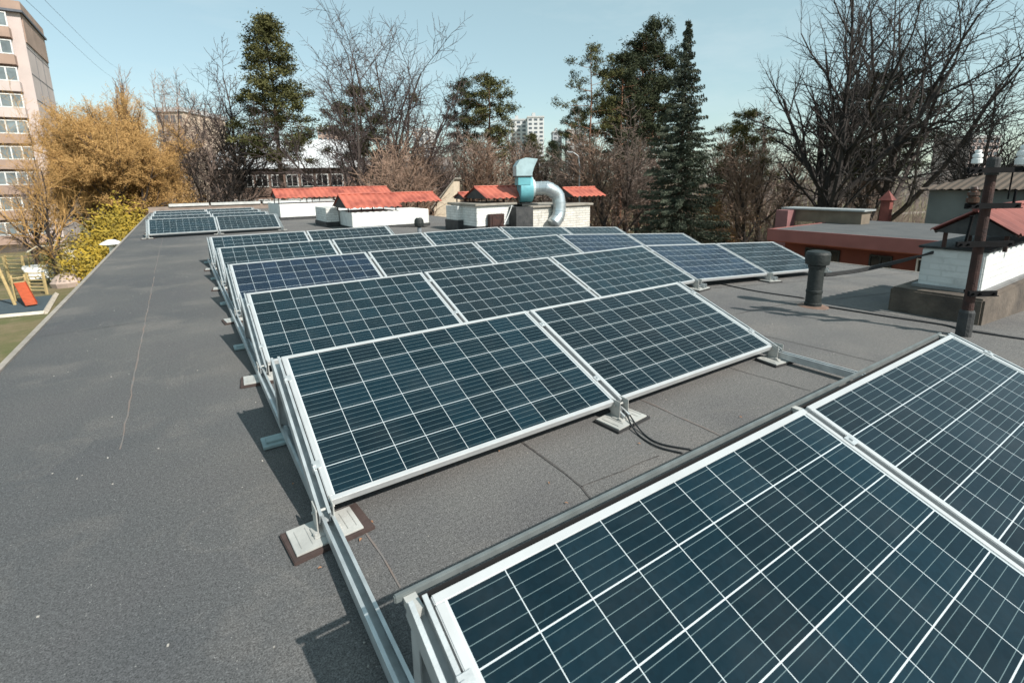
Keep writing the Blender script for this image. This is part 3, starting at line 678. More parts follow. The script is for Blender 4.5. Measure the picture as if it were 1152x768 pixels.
# ------------------------------------------------------------------ neighbouring wing with pink fascia and orange wall
wg = empty('neighbour_wing', (16, 2, GZ), 0, 'orange walled low wing with a pink fascia and grey flat roof beyond the vent pipe', 'building')
def wp(mb, name, m, par=wg, **k):
    o = mb.build(name, m, par, **k)
    if par is wg: o.location = (-16, -2, -GZ)
    return o
YA, YB = -6.0, 7.9; ZF = -.1
wp(MB().box(14.05, 19.2, YA, YB, ZF - .03, ZF), 'roof', M_FELT2)
wp(MB().box(14.0, 14.045, YA, YB + .02, ZF - .30, ZF + .03).box(14.046, 19.2, YB + .002, YB + .04, ZF - .30, ZF + .02), 'fascia', mat('pink_fascia', (.24, .085, .075), .7, 0, .12, 2))
wp(MB().box(14.05, 14.7, YA, YB, ZF - .33, ZF - .302), 'soffit', mat('rust_soffit', (.30, .09, .05), .8))
wall = wp(MB().box(14.62, 19.0, YA, YB - .2, GZ, ZF - .34), 'wall', mat('orange_red_wall', (.15, .042, .028), .85, 0, .15, 2))
M_WIN = mat('dark_window_glass', (.012, .014, .016), .12, 0, .2, 3)
M_WFR = mat('white_window_frame', (.6, .6, .58), .5)
def window(par, off, x, y0, y1, z0, z1, mull=2, m=M_WIN, fm=M_WFR, axis='x', dep=.05, name='window'):
    # window on a wall facing -x (axis x) or -y (axis y)
    t = .035 * (1 if (z1 - z0) < 2 else 1.5); g = MB(); f = MB()
    def bx(mb, a0, a1, c0, c1, d0, d1):
        if axis == 'x': mb.box(x - d1, x - d0, a0, a1, c0, c1)
        else: mb.box(a0, a1, x - d1, x - d0, c0, c1)
    bx(f, y0, y1, z0, z0 + t, .004, dep); bx(f, y0, y1, z1 - t, z1, .004, dep)
    for i in range(mull + 1):
        yy = y0 + (y1 - y0 - t) * i / mull; bx(f, yy, yy + t, z0 + t, z1 - t, .004, dep)
    bx(g, y0 + .01, y1 - .01, z0 + .01, z1 - .01, .003, dep * .4)
    fo_ = f.build(name, fm, par); fo_.location = off
    g.build('pane', m, fo_)
off = (-16, -2, -GZ)
for (a, b_) in ((6.2, 7.1), (5.0, 5.5), (3.5, 4.5), (1.6, 3.0), (-.6, .8)):
    window(wg, off, 14.62, a, b_, ZF - 1.65, ZF - .48 if b_ - a > .6 else ZF - .5, 2, fm=M_WFR if a < 5 else M_CAST)
# attic block on the wing
wp(MB().box(17.4, 18.0, 6.9, 9.3, ZF + .001, .30), 'attic_wall', mat('tan_render', (.17, .135, .10), .9, 0, .2, 3))
wp(MB().box(17.3, 18.1, 6.8, 9.35, .302, .35), 'attic_coping', mat('pale_coping', (.34, .36, .36), .5, .2))
wp(MB().box(16.9, 17.39, 8.9, 9.3, GZ, .28), 'end_wall', mat('dusty_pink_render', (.22, .10, .10), .85))
rs = onY(997, 222, 14); 
vb = empty('wall_ventilator', (onX(997, 235, 24).x, onX(997, 235, 24).y, GZ), 0, 'small red gabled roof turret behind the wing parapet', 'turret')
zt2 = onX(997, 214, 24).z - GZ; zb2 = zt2 - .75
MB().box(-.16, .16, -.16, .16, 0, zb2 + .35).build('turret_wall', M_REDDUST, vb)
MB().add([(-.24, -.24, zb2 + .351), (.24, -.24, zb2 + .351), (.24, .24, zb2 + .351), (-.24, .24, zb2 + .351), (0, 0, zt2)], [(0, 3, 2, 1), (0, 1, 4), (1, 2, 4), (2, 3, 4), (3, 0, 4)]).build('turret_roof', M_REDDUST, vb)

# grey shed with brown corrugated roof, far right
sh0 = onX(1043, 232, 24)
sh = empty('shed', (24, sh0.y, GZ), 0, 'grey concrete shed with a brown corrugated roof behind the rusty pole', 'shed')
ztw = onX(1046, 214, 24).z - GZ; zrg = at(1110, 186, 24).z - GZ
MB().box(0, 9, -14, 0, 0, ztw).build('wall', mat('grey_concrete_wall', (.13, .145, .14), .9, 0, .35, .8), sh)
vs = []; fs = []; n = 180
for i in range(n + 1):
    y = .3 - 14.6 * i / n; dz = .025 * math.sin(i * math.pi / 1.5); t = min(1, (.3 - y) / 2.6)
    zr_ = ztw + .05 + (zrg - ztw) * t
    vs += [(-.35, y, ztw + .05 + dz), (-.35 + 4.85 * t, y, zr_ + dz), (9.35 - 4.85 * t, y, zr_ + dz), (9.35, y, ztw + .05 + dz)]
fs = [(4 * i + j, 4 * i + j + 1, 4 * i + j + 5, 4 * i + j + 4) for i in range(n) for j in (0, 1, 2)]
MB().add(vs, fs).build('roof', mat('brown_corrugated_roof', (.085, .062, .045), .85, 0, .3, .6), sh, fix=False)

# ------------------------------------------------------------------ far buildings
def tower(px0, px1, D, top, name, label, wallm, floors, cols, bands=None, depth=14, sec=None):
    a, b_ = at(px0, 200, D), at(px1, 200, D); zt = at((px0 + px1) / 2, top, D).z - GZ
    d = Vector((b_.x - a.x, b_.y - a.y, 0)); L = d.length; ang = math.atan2(d.y, d.x)
    e = empty(name, (a.x, a.y, GZ), ang, label, 'building')
    MB().box(0, L, 0, depth, 0, zt).build('wall', wallm, e)
    MB().box(-.3, L + .3, -.3, depth + .3, zt + .01, zt + .8).box(L * .3, L * .5, 3, depth - 3, zt + .81, zt + (3 if D > 200 else 1.2)).build('roof', mat('pale_roof_edge', (.5, .5, .5), .8), e)
    fh = (zt - 1) / floors; cw = L / cols
    for i in range(floors):
        for j in range(cols):
            x0 = j * cw + cw * .2; z0 = 1 + i * fh + fh * .25
            MB().box(x0, x0 + cw * .6, -.06, -.01, z0, z0 + fh * .5).build('window', mat('far_window_glass', (.10, .12, .14), .3), e)
    return e, L, zt
M_TW = mat('white_tower_panels', (.62, .62, .62), .8, 0, .06, .05)
tower(575, 593, 300, 137, 'tower_block', 'leftmost white tower block on the skyline above the fan', M_TW, 18, 3)
tower(594, 612, 290, 134, 'tower_block', 'tallest white tower block on the skyline above the fan', M_TW, 18, 3)
tower(622, 632, 330, 150, 'tower_block', 'thin grey white tower block right of the skyline pair', mat('grey_tower_panels', (.42, .43, .45), .8), 16, 2)
tower(638, 658, 320, 148, 'tower_block', 'white tower block seen through the slender pine', M_TW, 15, 3)
tower(362, 378, 150, 147, 'tower_block', 'peach coloured block rising behind the white roofed building', mat('peach_render', (.55, .40, .33), .85), 12, 3)
tower(467, 486, 170, 148, 'tower_block', 'white block glimpsed behind the brown twiggy crowns', M_TW, 12, 3)
tower(1086, 1118, 160, 156, 'tower_block', 'far pinkish block low behind the pole insulators', mat('pink_far_render', (.48, .38, .36), .85), 9, 5)
tower(186, 216, 95, 128, 'apartment_building', 'beige apartment house between the golden tree and dark bare trees', mat('beige_render', (.50, .40, .31), .85), 8, 4)

# white roofed building
def hall(px0, px1, D, eave, ridge, name, label, wallm, roofm, depth=12, nwin=8, wm=None):
    a, b_ = at(px0, 200, D), at(px1, 200, D); m_ = (px0 + px1) / 2
    ze, zr_ = at(m_, eave, D).z - GZ, at(m_, ridge, D + depth * .4).z - GZ
    d = Vector((b_.x - a.x, b_.y - a.y, 0)); L = d.length
    e = empty(name, (a.x, a.y, GZ), math.atan2(d.y, d.x), label, 'building')
    MB().box(0, L, 0, depth, 0, ze).build('wall', wallm, e)
    MB().prism([(-.5, ze + .02), (depth + .5, ze + .02), (depth * .5, zr_)], 'x', -.3, L + .3).build('roof', roofm, e)
    for i in range(nwin):
        x = L * (i + .5) / nwin
        for z in ((ze - 2.2), (ze - 5.2)):
            if z < .5: continue
            f = MB().box(x - .75, x + .75, -.08, -.01, z, z + 1.5).build('window', M_WFR, e)
            MB().box(x - .62, x - .05, -.11, -.085, z + .12, z + 1.38).box(x + .05, x + .62, -.11, -.085, z + .12, z + 1.38).build('pane', M_WIN, f)
    return e
hall(236, 388, 62, 190, 158, 'school_hall', 'brown walled house with a broad white metal roof behind the tall pine', mat('brown_wall', (.20, .13, .10), .9, 0, .3, .5), mat('white_metal_roof', (.62, .63, .64), .5, .1, .08, .3), nwin=9)
hall(392, 500, 66, 194, 178, 'terraced_house', 'pinkish brown house with pale windows behind the brown crowns', mat('pinkish_wall', (.34, .25, .21), .9, 0, .25, .4), mat('grey_brown_roof', (.24, .20, .18), .8, 0, .1, .5), nwin=7)
e = empty('gable_house', tuple(at(488, 230, 42))[:2] + (GZ,), math.atan2(rt.y, rt.x), 'small cream gabled wall between the brown shrubs left of the fan', 'building')
zz = at(496, 222, 42).z - GZ
MB().prism([(0, 0), (1.75, 0), (1.75, zz + 1.3), (0, zz - .9)], 'y', 0, 5).build('wall', mat('cream_render', (.62, .52, .40), .85), e)
MB().prism([(-.2, zz - .95), (1.9, zz + 1.5), (1.9, zz + 1.62), (-.2, zz - .8)], 'y', -.2, 5.2).build('roof', M_CONC, e)

# nine storey apartment building at the left edge
M_APB = mat('brown_pebble_panel', (.34, .24, .19), .9, 0, .15, .6); M_APP = mat('pinkish_panel', (.52, .44, .41), .9, 0, .08, .5)
M_APG = mat('balcony_glass', (.16, .19, .20), .2, 0, .4, .8); M_APD = mat('dark_roof_edge', (.10, .11, .13), .8); M_APW = mat('white_balcony_frame', (.66, .66, .64), .6)
corner = at(41, 110, 58); CXB, CYB = corner.x, corner.y
ap = empty('apartment_building', (CXB, CYB, GZ), 0, 'tall brown and pink panel apartment building at the left edge of the photo', 'building')
FH = 3.02; NF = 9; TOP = NF * FH + 1.4
TOP = onY(27, 3, CYB).z - GZ; FH = (TOP - 2.2) / NF
WB = 26
MB().box(-WB, 0, 0, 12.5, 0, TOP - 1.2).build('wall', M_APP, ap)
MB().box(.004, .12, .2, 12.3, TOP - 4.2, TOP - 1.21).build('end_wall_band', M_APB, ap)
for i in range(1, NF): MB().box(.003, .03, .02, 12.48, i * FH + .3, i * FH + .36).build('panel_joint', M_APD, ap)
for j in (4.2, 8.3): MB().box(.003, .028, j, j + .05, .02, TOP - 4.3).build('panel_joint', M_APD, ap)
MB().box(-WB - .3, .3, -.5, 12.8, TOP - 1.195, TOP - .95).build('roof_slab', M_APD, ap)
MB().box(-WB, .15, .1, 12.4, TOP - .945, TOP + .1).build('roof_parapet', M_APB, ap)
for i in range(NF):
    z0 = i * FH + 1.0
    for b0 in (-7.6, -16.5, -25.4):
        w_ = 6.6
        MB().box(b0, b0 + w_, -1.1, -.003, z0, z0 + 1.05).build('balcony', M_APB if i not in (5, 6) else M_APP, ap)
        f = MB(); f.box(b0, b0 + w_, -1.12, -1.0, z0 + 1.052, z0 + 1.16).box(b0, b0 + w_, -1.12, -1.0, z0 + 2.45, z0 + 2.55)
        for j in range(8): f.box(b0 + j * (w_ - .12) / 7, b0 + .12 + j * (w_ - .12) / 7, -1.12, -1.0, z0 + 1.161, z0 + 2.449)
        fo2 = f.build('window', M_APW, ap)
        MB().box(b0 + .1, b0 + w_ - .1, -1.06, -1.03, z0 + 1.1, z0 + 2.5).build('pane', M_APG if (i * 3 + int(-b0)) % 3 else M_WIN, fo2)
# overhead cables high left
c0, c1 = at(30, -20, 30), at(143, 82, 110)
cable([c0, c0.lerp(c1, .5) + Vector((0, 0, -1.0)), c1], .012, 'upper thin overhead wire crossing the sky at top left', 'overhead_wire', 'wire')
cable([c0 + Vector((-.3, 0, -.9)), c0.lerp(c1, .5) + Vector((-.4, 0, -2.6)), c1 + Vector((0, 0, -3))], .012, 'lower thin overhead wire crossing the sky at top left', 'overhead_wire', 'wire')

# ------------------------------------------------------------------ trees
def twigtube(V, Fc, pts, r0, r1, n):
    o = len(V); m = len(pts)
    for i, p in enumerate(pts):
        d = pts[min(i + 1, m - 1)] - pts[max(i - 1, 0)]
        if d.length < 1e-6: d = Vector((0, 0, 1))
        d.normalize(); a = d.orthogonal().normalized(); b_ = d.cross(a); r = r0 + (r1 - r0) * i / (m - 1)
        for j in range(n):
            t = 2 * math.pi * j / n; V.append(tuple(p + a * (math.cos(t) * r) + b_ * (math.sin(t) * r)))
    for i in range(m - 1):
        for j in range(n):
            a0 = o + i * n + j; a1 = o + i * n + (j + 1) % n; Fc.append((a0, a1, a1 + n, a0 + n))
def rnd(a, b): return random.uniform(a, b)
def bare_tree(H, seed, spec, trunk_r, minr=.012, lean=0, droop=0):
    """spec: list of (count, length ratio, angle lo, angle hi, start t)"""
    random.seed(seed); big = ([], []); fine = ([], []); tips = []
    def grow(p, d, L, r, lev):
        nseg = 6 if lev < 2 else (4 if lev < 3 else 3); pts = [p.copy()]; dd = d.copy(); q = p.copy()
        wob = [.05, .10, .17, .25, .3][min(lev, 4)]
        for i in range(nseg):
            dd = (dd + Vector((rnd(-wob, wob), rnd(-wob, wob), rnd(-wob, wob) + (.10 if lev == 1 else .03) - droop * (lev > 1) * .25))).normalized()
            q = q + dd * (L / nseg); pts.append(q.copy())
        last = lev >= len(spec)
        r1 = max(minr * .6, r * (.45 if lev else .5))
        V, Fc = big if lev < 2 else fine
        twigtube(V, Fc, pts, r, r1, 8 if lev == 0 else (5 if lev == 1 else 3))
        if last: tips.append(pts[-1]); return
        cnt, lr, a0, a1, t0 = spec[lev]
        cnt = max(2, int(cnt * rnd(.8, 1.2)))
        az = rnd(0, 6.28)
        for c in range(cnt):
            t = t0 + (1 - t0) * ((c + rnd(.2, .8)) / cnt) if c < cnt - 1 else 1.0
            s = t * nseg; i = min(int(s), nseg - 1); pp_ = pts[i].lerp(pts[i + 1], s - i); dl = (pts[i + 1] - pts[i]).normalized()
            az += 2.4 + rnd(-.5, .5); o = dl.orthogonal().normalized(); o.rotate(Matrix.Rotation(az, 3, dl))
            an = R(rnd(a0, a1)) * (1 if t < .98 else .35); nd = (dl * math.cos(an) + o * math.sin(an)).normalized()
            rr_ = (r + (r1 - r) * t)
            grow(pp_, nd, L * lr * rnd(.7, 1.15) * (1.15 - .45 * t if lev else 1), max(minr, rr_ * .62), lev + 1)
    grow(Vector((0, 0, -.2)), Vector((lean, 0, 1)).normalized(), H * .48, trunk_r, 0)
    zs = sorted(v[2] for v in fine[0]); k = H / zs[int(len(zs) * .985)]
    out = []
    for V, Fc in (big, fine):
        me = bpy.data.meshes.new('t'); me.from_pydata([(v[0] * k, v[1] * k, v[2] * k) for v in V], [], Fc); me.update(); out.append(me)
    return out + [[t * k for t in tips]]
M_BARK = mat('dark_bark', (.045, .034, .030), .95, 0, .3, 3, c2=(.085, .066, .058))
M_TWIG = mat('brown_twigs', (.15, .112, .095), .95, 0, .25, .5, c2=(.24, .18, .148))
M_TWIGP = mat('purplish_twigs', (.040, .029, .028), .95, 0, .25, .5, c2=(.080, .058, .053))
M_TWIGD = mat('dark_twigs', (.018, .015, .014), .95, 0, .25, .5, c2=(.040, .032, .029))
M_TWIGR = mat('reddish_twigs', (.19, .12, .088), .95, 0, .25, .4, c2=(.30, .20, .145))
M_PBARK = mat('orange_pine_bark', (.17, .075, .042), .95, 0, .3, 2, c2=(.27, .14, .09))
M_GBARK = mat('grey_pine_bark', (.09, .06, .045), .95, 0, .3, 2)
M_NEED = mat('pine_needles', (.032, .036, .014), .9, 0, .3, .7, c2=(.13, .125, .05), spec=.1)
M_NEEDD = mat('dark_pine_needles', (.018, .026, .016), .9, 0, .3, .7, c2=(.065, .072, .038), spec=.1)
M_SPRU = mat('spruce_needles', (.028, .036, .026), .9, 0, .3, .8, c2=(.105, .118, .085), spec=.1)
M_GOLD = mat('golden_willow_twigs', (.32, .19, .072), .9, 0, .2, .4, c2=(.49, .30, .12), spec=.1)
M_YEL = mat('forsythia_blossom', (.40, .27, .035), .85, 0, .2, 1.2, c2=(.20, .16, .04), spec=.1)

def setmat(me, m):
    me.materials.clear(); me.materials.append(m); return me
def place(name, meshes, parts, px, D, toppx, H, label, cat='tree', group=None, rot=None, mats=None, ybase=GZ, refy=200, wide=1):
    b_ = at(px, refy if refy != 200 else (max(toppx, 0) + 200) / 2, D)
    for _ in range(3):
        pass
    zt = at(px, toppx, D).z; h = zt - ybase
    e = empty(name, (b_.x, b_.y, ybase), rnd(0, 6.28) if rot is None else rot, label, cat, group)
    s = h / H; e.scale = (s * wide, s * wide, s)
    for nm, me in zip(parts, meshes): link(nm, me, e)
    return e
def pick(me, m):   # a copy of a tree mesh in another bark or twig colour
    c = me.copy(); setmat(c, m); return c
# kinds
S5 = [(9, .62, 25, 55, .35), (7, .55, 28, 60, .15), (6, .5, 30, 60, .15), (5, .55, 30, 60, .1)]
S4 = [(10, .55, 25, 60, .3), (7, .52, 28, 60, .15), (7, .5, 30, 65, .1)]
kinds = {}
for nm, args in {'spread': (20, 11, [(9, .95, 16, 55, .22), (8, .6, 25, 58, .15), (7, .55, 28, 60, .12), (7, .55, 30, 65, .1)], .38),
                 'spread2': (20, 23, [(8, 1.0, 20, 58, .18), (8, .58, 25, 58, .15), (7, .55, 28, 60, .12), (7, .55, 30, 65, .1)], .36),
                 'tall': (18, 5, [(14, .55, 20, 50, .3), (8, .55, 25, 55, .12), (7, .55, 30, 60, .1), (5, .6, 30, 60, .1)], .26),
                 'thin': (14, 9, [(15, .45, 18, 45, .12), (9, .55, 25, 55, .1), (8, .6, 30, 60, .1)], .15)}.items():
    H, sd2, spc, tr_ = args; a, b_, tips = bare_tree(H, sd2, spc, tr_, .018); kinds[nm] = (setmat(a, M_BARK), setmat(b_, M_TWIG), H)
bp_ = ('trunk', 'crown')
def bare(kind, px, D, top, label, group='bare trees behind the roof', tw=None, wide=1, rot=None, name='bare_tree'):
    a, b_, H = kinds[kind]
    key = (kind, tw.name if tw else ''); 
    if tw:
        if key not in cache: cache[key] = (pick(a, M_BARK), pick(b_, tw))
        a, b_ = cache[key]
    return place(name, (a, b_), bp_, px, D, top, H, label, 'tree', group, rot, wide=wide)
cache = {}
# the big dark tree on the right, with its own mesh
random.seed(3)
a, b_, t_ = bare_tree(24, 42, [(8, 1.15, 12, 48, .14), (8, .6, 18, 45, .15), (7, .55, 22, 52, .15), (7, .55, 25, 58, .12)], .62, .013)
setmat(a, M_TWIGD); setmat(b_, M_TWIGD)
place('bare_tree', (a, b_), bp_, 938, 36, -45, 24, 'huge dark bare tree with many upright limbs rising behind the orange wing', group='bare trees behind the roof', rot=.6, wide=1.0)
bare('spread', 1012, 38, -25, 'large dark bare tree leaning out behind the wing, right of the huge one', tw=M_TWIGD, rot=2.2, wide=1.05)
bare('tall', 1122, 27, 88, 'dark leafless tree rising behind the insulators at the right edge', tw=M_TWIGD, rot=1)
bare('spread2', 398, 42, 34, 'large bare tree with dark twisting limbs right of the tall pine', tw=M_TWIGP, rot=.4, wide=1.05)
bare('spread', 432, 46, 38, 'broad purple brown bare tree holding a round mistletoe ball', tw=M_TWIGP, rot=3.0, wide=1.05)
bare('spread2', 228, 46, 92, 'dark bare tree between the golden tree and the tall pine', tw=M_TWIGD, rot=2.0)
bare('tall', 262, 50, 84, 'thin upright bare tree just left of the tall pine', tw=M_TWIGP, rot=.8)
bare('spread', 190, 60, 98, 'pale bare tree behind the right side of the golden tree', tw=M_TWIGR, rot=5)
# mistletoe
ms = at(466, 111, 46); mb = MB(); random.seed(5)
for i in range(420):
    d = Vector((rnd(-1, 1), rnd(-1, 1), rnd(-1, 1))); d.normalize(); p = ms + d * rnd(.2, .65); s = .09
    a = Vector((rnd(-1, 1), rnd(-1, 1), rnd(-1, 1))).normalized() * s; b2 = d.cross(a).normalized() * s * .5
    mb.add([p - a, p + b2, p + a, p - b2], [(0, 1, 2, 3)])
tag(mb.build('mistletoe_ball', M_NEED, fix=False), 'round green mistletoe ball high in the bare tree right of the pine', 'mistletoe')
# shrubby reddish trees
for i, (k, px, D, top, tw) in enumerate([('thin', 457, 44, 152, M_TWIGR), ('thin', 478, 40, 172, M_TWIGR), ('thin', 500, 52, 150, M_TWIG), ('thin', 585, 60, 150, M_TWIG), ('thin', 600, 56, 165, M_TWIGR), ('thin', 616, 60, 158, M_TWIG), ('tall', 648, 48, 148, M_TWIG),
        ('thin', 685, 44, 150, M_TWIGR), ('tall', 705, 46, 138, M_TWIG), ('thin', 718, 56, 152, M_TWIG), ('thin', 735, 60, 150, M_TWIGR), ('thin', 800, 50, 148, M_TWIGR), ('tall', 862, 46, 135, M_TWIG), ('thin', 845, 42, 160, M_TWIGR), ('thin', 880, 50, 158, M_TWIGR),
        ('thin', 960, 54, 150, M_TWIGR), ('thin', 985, 50, 150, M_TWIG), ('thin', 245, 46, 130, M_TWIG), 
        ('thin', 528, 46, 160, M_TWIGR), ('thin', 545, 52, 150, M_TWIG), ('thin', 565, 48, 158, M_TWIGR), ('thin', 632, 52, 170, M_TWIGR), ('thin', 665, 50, 160, M_TWIG), ('thin', 690, 54, 160, M_TWIG), ('thin', 1140, 40, 160, M_TWIGD),
        ('thin', 150, 58, 150, M_TWIG), ('thin', 20, 44, 180, M_TWIG), ('thin', 415, 38, 165, M_TWIGR), ('thin', 440, 36, 178, M_TWIGR)]):
    bare(k, px, D, top, {'thin': 'slender bare sapling in the brown thicket behind the roof', 'tall': 'taller slim bare tree standing in the brown thicket behind the roof'}[k], group='slim bare trees of the thicket', tw=tw, wide=1.15)

# needle clusters
def tuft(V, Fc, c, r, n, s, flat=1.0):
    for _ in range(n):
        d = Vector((random.gauss(0, .5), random.gauss(0, .5), random.gauss(0, .5) * flat)) * r; p = c + d
        a = Vector((rnd(-1, 1), rnd(-1, 1), rnd(-.6, 1))).normalized() * s * rnd(.6, 1.3); b_ = a.orthogonal().normalized() * s * .3
        if random.random() < .5: b_.rotate(Matrix.Rotation(1.57, 3, a.normalized()))
        o = len(V); V += [tuple(p - a), tuple(p + b_), tuple(p + a), tuple(p - b_)]; Fc.append((o, o + 1, o + 2, o + 3))
def pine(H, seed, c0, width, prof, nb=44, tr_=.3, s=.17, per=26, up=.1, r=.75):
    nb = int(nb * 1.35); per = int(per * 1.7)
    random.seed(seed); TV, TF, NV, NF_ = [], [], [], []
    tp = [Vector((0, 0, 0))]; nseg = 10
    for i in range(nseg): tp.append(Vector((tp[-1].x * .8 + rnd(-.1, .1), tp[-1].y * .8 + rnd(-.1, .1), H * (i + 1) / nseg * .98)))
    twigtube(TV, TF, tp, tr_, tr_ * .2, 8)
    for i in range(nb):
        t = c0 + (1 - c0) * (i + rnd(0, 1)) / nb; s_ = t * nseg; k = min(int(s_), nseg - 1); p = tp[k].lerp(tp[k + 1], s_ - k)
        L = width * prof((t - c0) / (1 - c0)) * rnd(.65, 1.15); az = i * 2.4 + rnd(-.4, .4); d = Vector((math.cos(az), math.sin(az), rnd(-.05, .35) + up)).normalized()
        pts = [p]; 
        for j in range(4): d = (d + Vector((rnd(-.2, .2), rnd(-.2, .2), rnd(-.1, .2)))).normalized(); pts.append(pts[-1] + d * L / 4)
        twigtube(TV, TF, pts, .07 * (1.3 - t), .02, 4)
        nn = max(3, int(L / .5))
        for j in range(nn):
            q = (j + 1) / nn
            if q < .3: continue
            ii = min(int(q * 4), 3); c = pts[ii].lerp(pts[ii + 1], q * 4 - ii) + Vector((rnd(-.5, .5), rnd(-.5, .5), rnd(-.1, .4)))
            tuft(NV, NF_, c, r * rnd(.7, 1.15), per, s, .62)
        tuft(NV, NF_, pts[-1], r, per, s, .6)
    tuft(NV, NF_, tp[-1], r, per * 2, s, 1)
    a = bpy.data.meshes.new('pt'); a.from_pydata(TV, [], TF); b_ = bpy.data.meshes.new('pn'); b_.from_pydata(NV, [], NF_); a.update(); b_.update(); return a, b_, H
dome = lambda u: math.sin(math.pi * min(1, .18 + u * .82)) ** .6
cone = lambda u: (1 - u) ** .75 * .95 + .08
round_ = lambda u: max(.2, math.sqrt(max(0, 1 - (u * 1.6 - .6) ** 2)))
PA = pine(22, 1, .42, 4.2, lambda u: min(1, .5 + u * 2.2) * ((1 - u) ** .7 * .95 + .1), 60, .3, .15, 44, up=-.12, r=.62)           # tall full one left
PBm = pine(18, 2, .5, 3.4, round_, 34, .24, .15, 38, up=-.05, r=.62)          # rounded crown, bare trunk
PC = pine(20, 4, .55, 4.2, round_, 16, .2, .14, 34, up=-.1, r=.6)           # sparse
PD = pine(18, 8, .45, 4.0, dome, 36, .28, .16, 40, up=-.05, r=.65)
def ptree(k, px, D, top, label, nm=M_NEED, bm_=M_PBARK, rot=None, wide=1, name='pine_tree', group='evergreen pines behind the roof'):
    key = (id(k[0]), nm.name, bm_.name)
    if key not in cache: cache[key] = (pick(k[0], bm_), pick(k[1], nm))
    return place(name, cache[key], bp_, px, D, top, k[2], label, 'tree', group, rot, wide=wide)
ptree(PA, 307, 45, 22, 'tall dense green pine standing above the white roofed house', bm_=M_GBARK, rot=1, wide=1.0)
ptree(PBm, 521, 62, 92, 'narrow dark pine, left one of the pair left of the fan', M_NEEDD, M_GBARK, rot=1, wide=.75)
ptree(PBm, 551, 58, 88, 'rounded pine with an orange trunk, right one of the pair left of the fan', M_NEED, M_PBARK, rot=4, wide=1.0)
ptree(PC, 664, 48, 53, 'slender sparse pine with a long bare trunk right of the fan', M_NEED, M_PBARK, rot=2, wide=.8)
ptree(PD, 698, 50, 64, 'dark leaning pine with a reddish trunk, left of the pine cluster', M_NEEDD, M_PBARK, rot=3, wide=.85)
ptree(PBm, 720, 56, 46, 'middle pine of the dark cluster beside the spruce', M_NEEDD, M_PBARK, rot=5, wide=1.0)
ptree(PD, 735, 58, 28, 'tallest dark pine rising just behind the spruce', M_NEEDD, M_PBARK, rot=.5, wide=.62)
ptree(PBm, 708, 62, 104, 'low dense pine filling the bottom of the dark cluster', M_NEEDD, M_PBARK, rot=2.5, wide=1.0)
ptree(PBm, 648, 80, 122, 'small distant round pine in front of the white towers', M_NEEDD, M_GBARK, rot=2, wide=.8)
ptree(PA, 598, 95, 150, 'small young pine under the skyline, left of two', M_NEED, M_GBARK, rot=2)
ptree(PA, 622, 90, 158, 'small young pine under the skyline, right of two', M_NEEDD, M_GBARK, rot=3)
ptree(PD, 407, 52, 100, 'brownish evergreen mass seen through the bare limbs', M_NEED, M_GBARK, rot=1, wide=1.0)
ptree(PD, 838, 48, 126, 'brown green bushy pine right of the spruce', M_NEED, M_GBARK, rot=1, wide=1.0)
ptree(PD, 985, 46, 84, 'wide dark pine crown behind the limbs of the huge bare tree', M_NEEDD, M_GBARK, rot=2, wide=1.35)
# spruce
def spruce(H, seed, width):
    random.seed(seed); TV, TF, NV, NF_ = [], [], [], []
    twigtube(TV, TF, [Vector((0, 0, 0)), Vector((.05, 0, H * .5)), Vector((0, 0, H))], .3, .02, 8)
    z = 1.0
    while z < H - .4:
        u = z / H; L0 = width * (1 - u) ** 1.05 + .16; nb = int(rnd(7, 10) if u < .8 else 6); az0 = rnd(0, 6.28)
        for i in range(nb):
            az = az0 + i * 6.28 / nb + rnd(-.25, .25); L = L0 * rnd(.62, 1.18); pts = [Vector((0, 0, z + rnd(-.2, .2)))]
            for j in range(5):
                q = (j + 1) / 5; sl = -.18 - .32 * (1 - u) + .45 * q
                pts.append(pts[-1] + Vector((math.cos(az), math.sin(az), sl)).normalized() * L / 5)
            twigtube(TV, TF, pts, .05, .012, 3)
            nn = max(4, int(L / .16))
            for j in range(nn):
                q = .12 + .88 * (j + .5) / nn; ii = min(int(q * 5), 4); c = pts[ii].lerp(pts[ii + 1], q * 5 - ii)
                wd = (.42 * (1 - q) + .14) * min(1, L / 1.5)
                for _ in range(9):
                    side = Vector((-math.sin(az), math.cos(az), 0)) * rnd(-wd, wd); p = c + side + Vector((0, 0, rnd(-.22, .05)))
                    a = Vector((math.cos(az) * .5 + rnd(-.4, .4), math.sin(az) * .5 + rnd(-.4, .4), rnd(-.9, .15))).normalized() * rnd(.08, .17); b_ = a.orthogonal().normalized() * .045
                    o = len(NV); NV += [tuple(p - a), tuple(p + b_), tuple(p + a), tuple(p - b_)]; NF_.append((o, o + 1, o + 2, o + 3))
        z += rnd(.30, .5) * (1 if u < .8 else .8)
    a = bpy.data.meshes.new('st'); a.from_pydata(TV, [], TF); b_ = bpy.data.meshes.new('sn'); b_.from_pydata(NV, [], NF_); a.update(); b_.update(); return setmat(a, M_GBARK), setmat(b_, M_SPRU), H
SP = spruce(20, 6, 5.4)
place('spruce_tree', SP[:2], bp_, 770, 38, 27, 20, 'pointed dark spruce standing beyond the long panel rows', 'tree', rot=1, wide=.95)
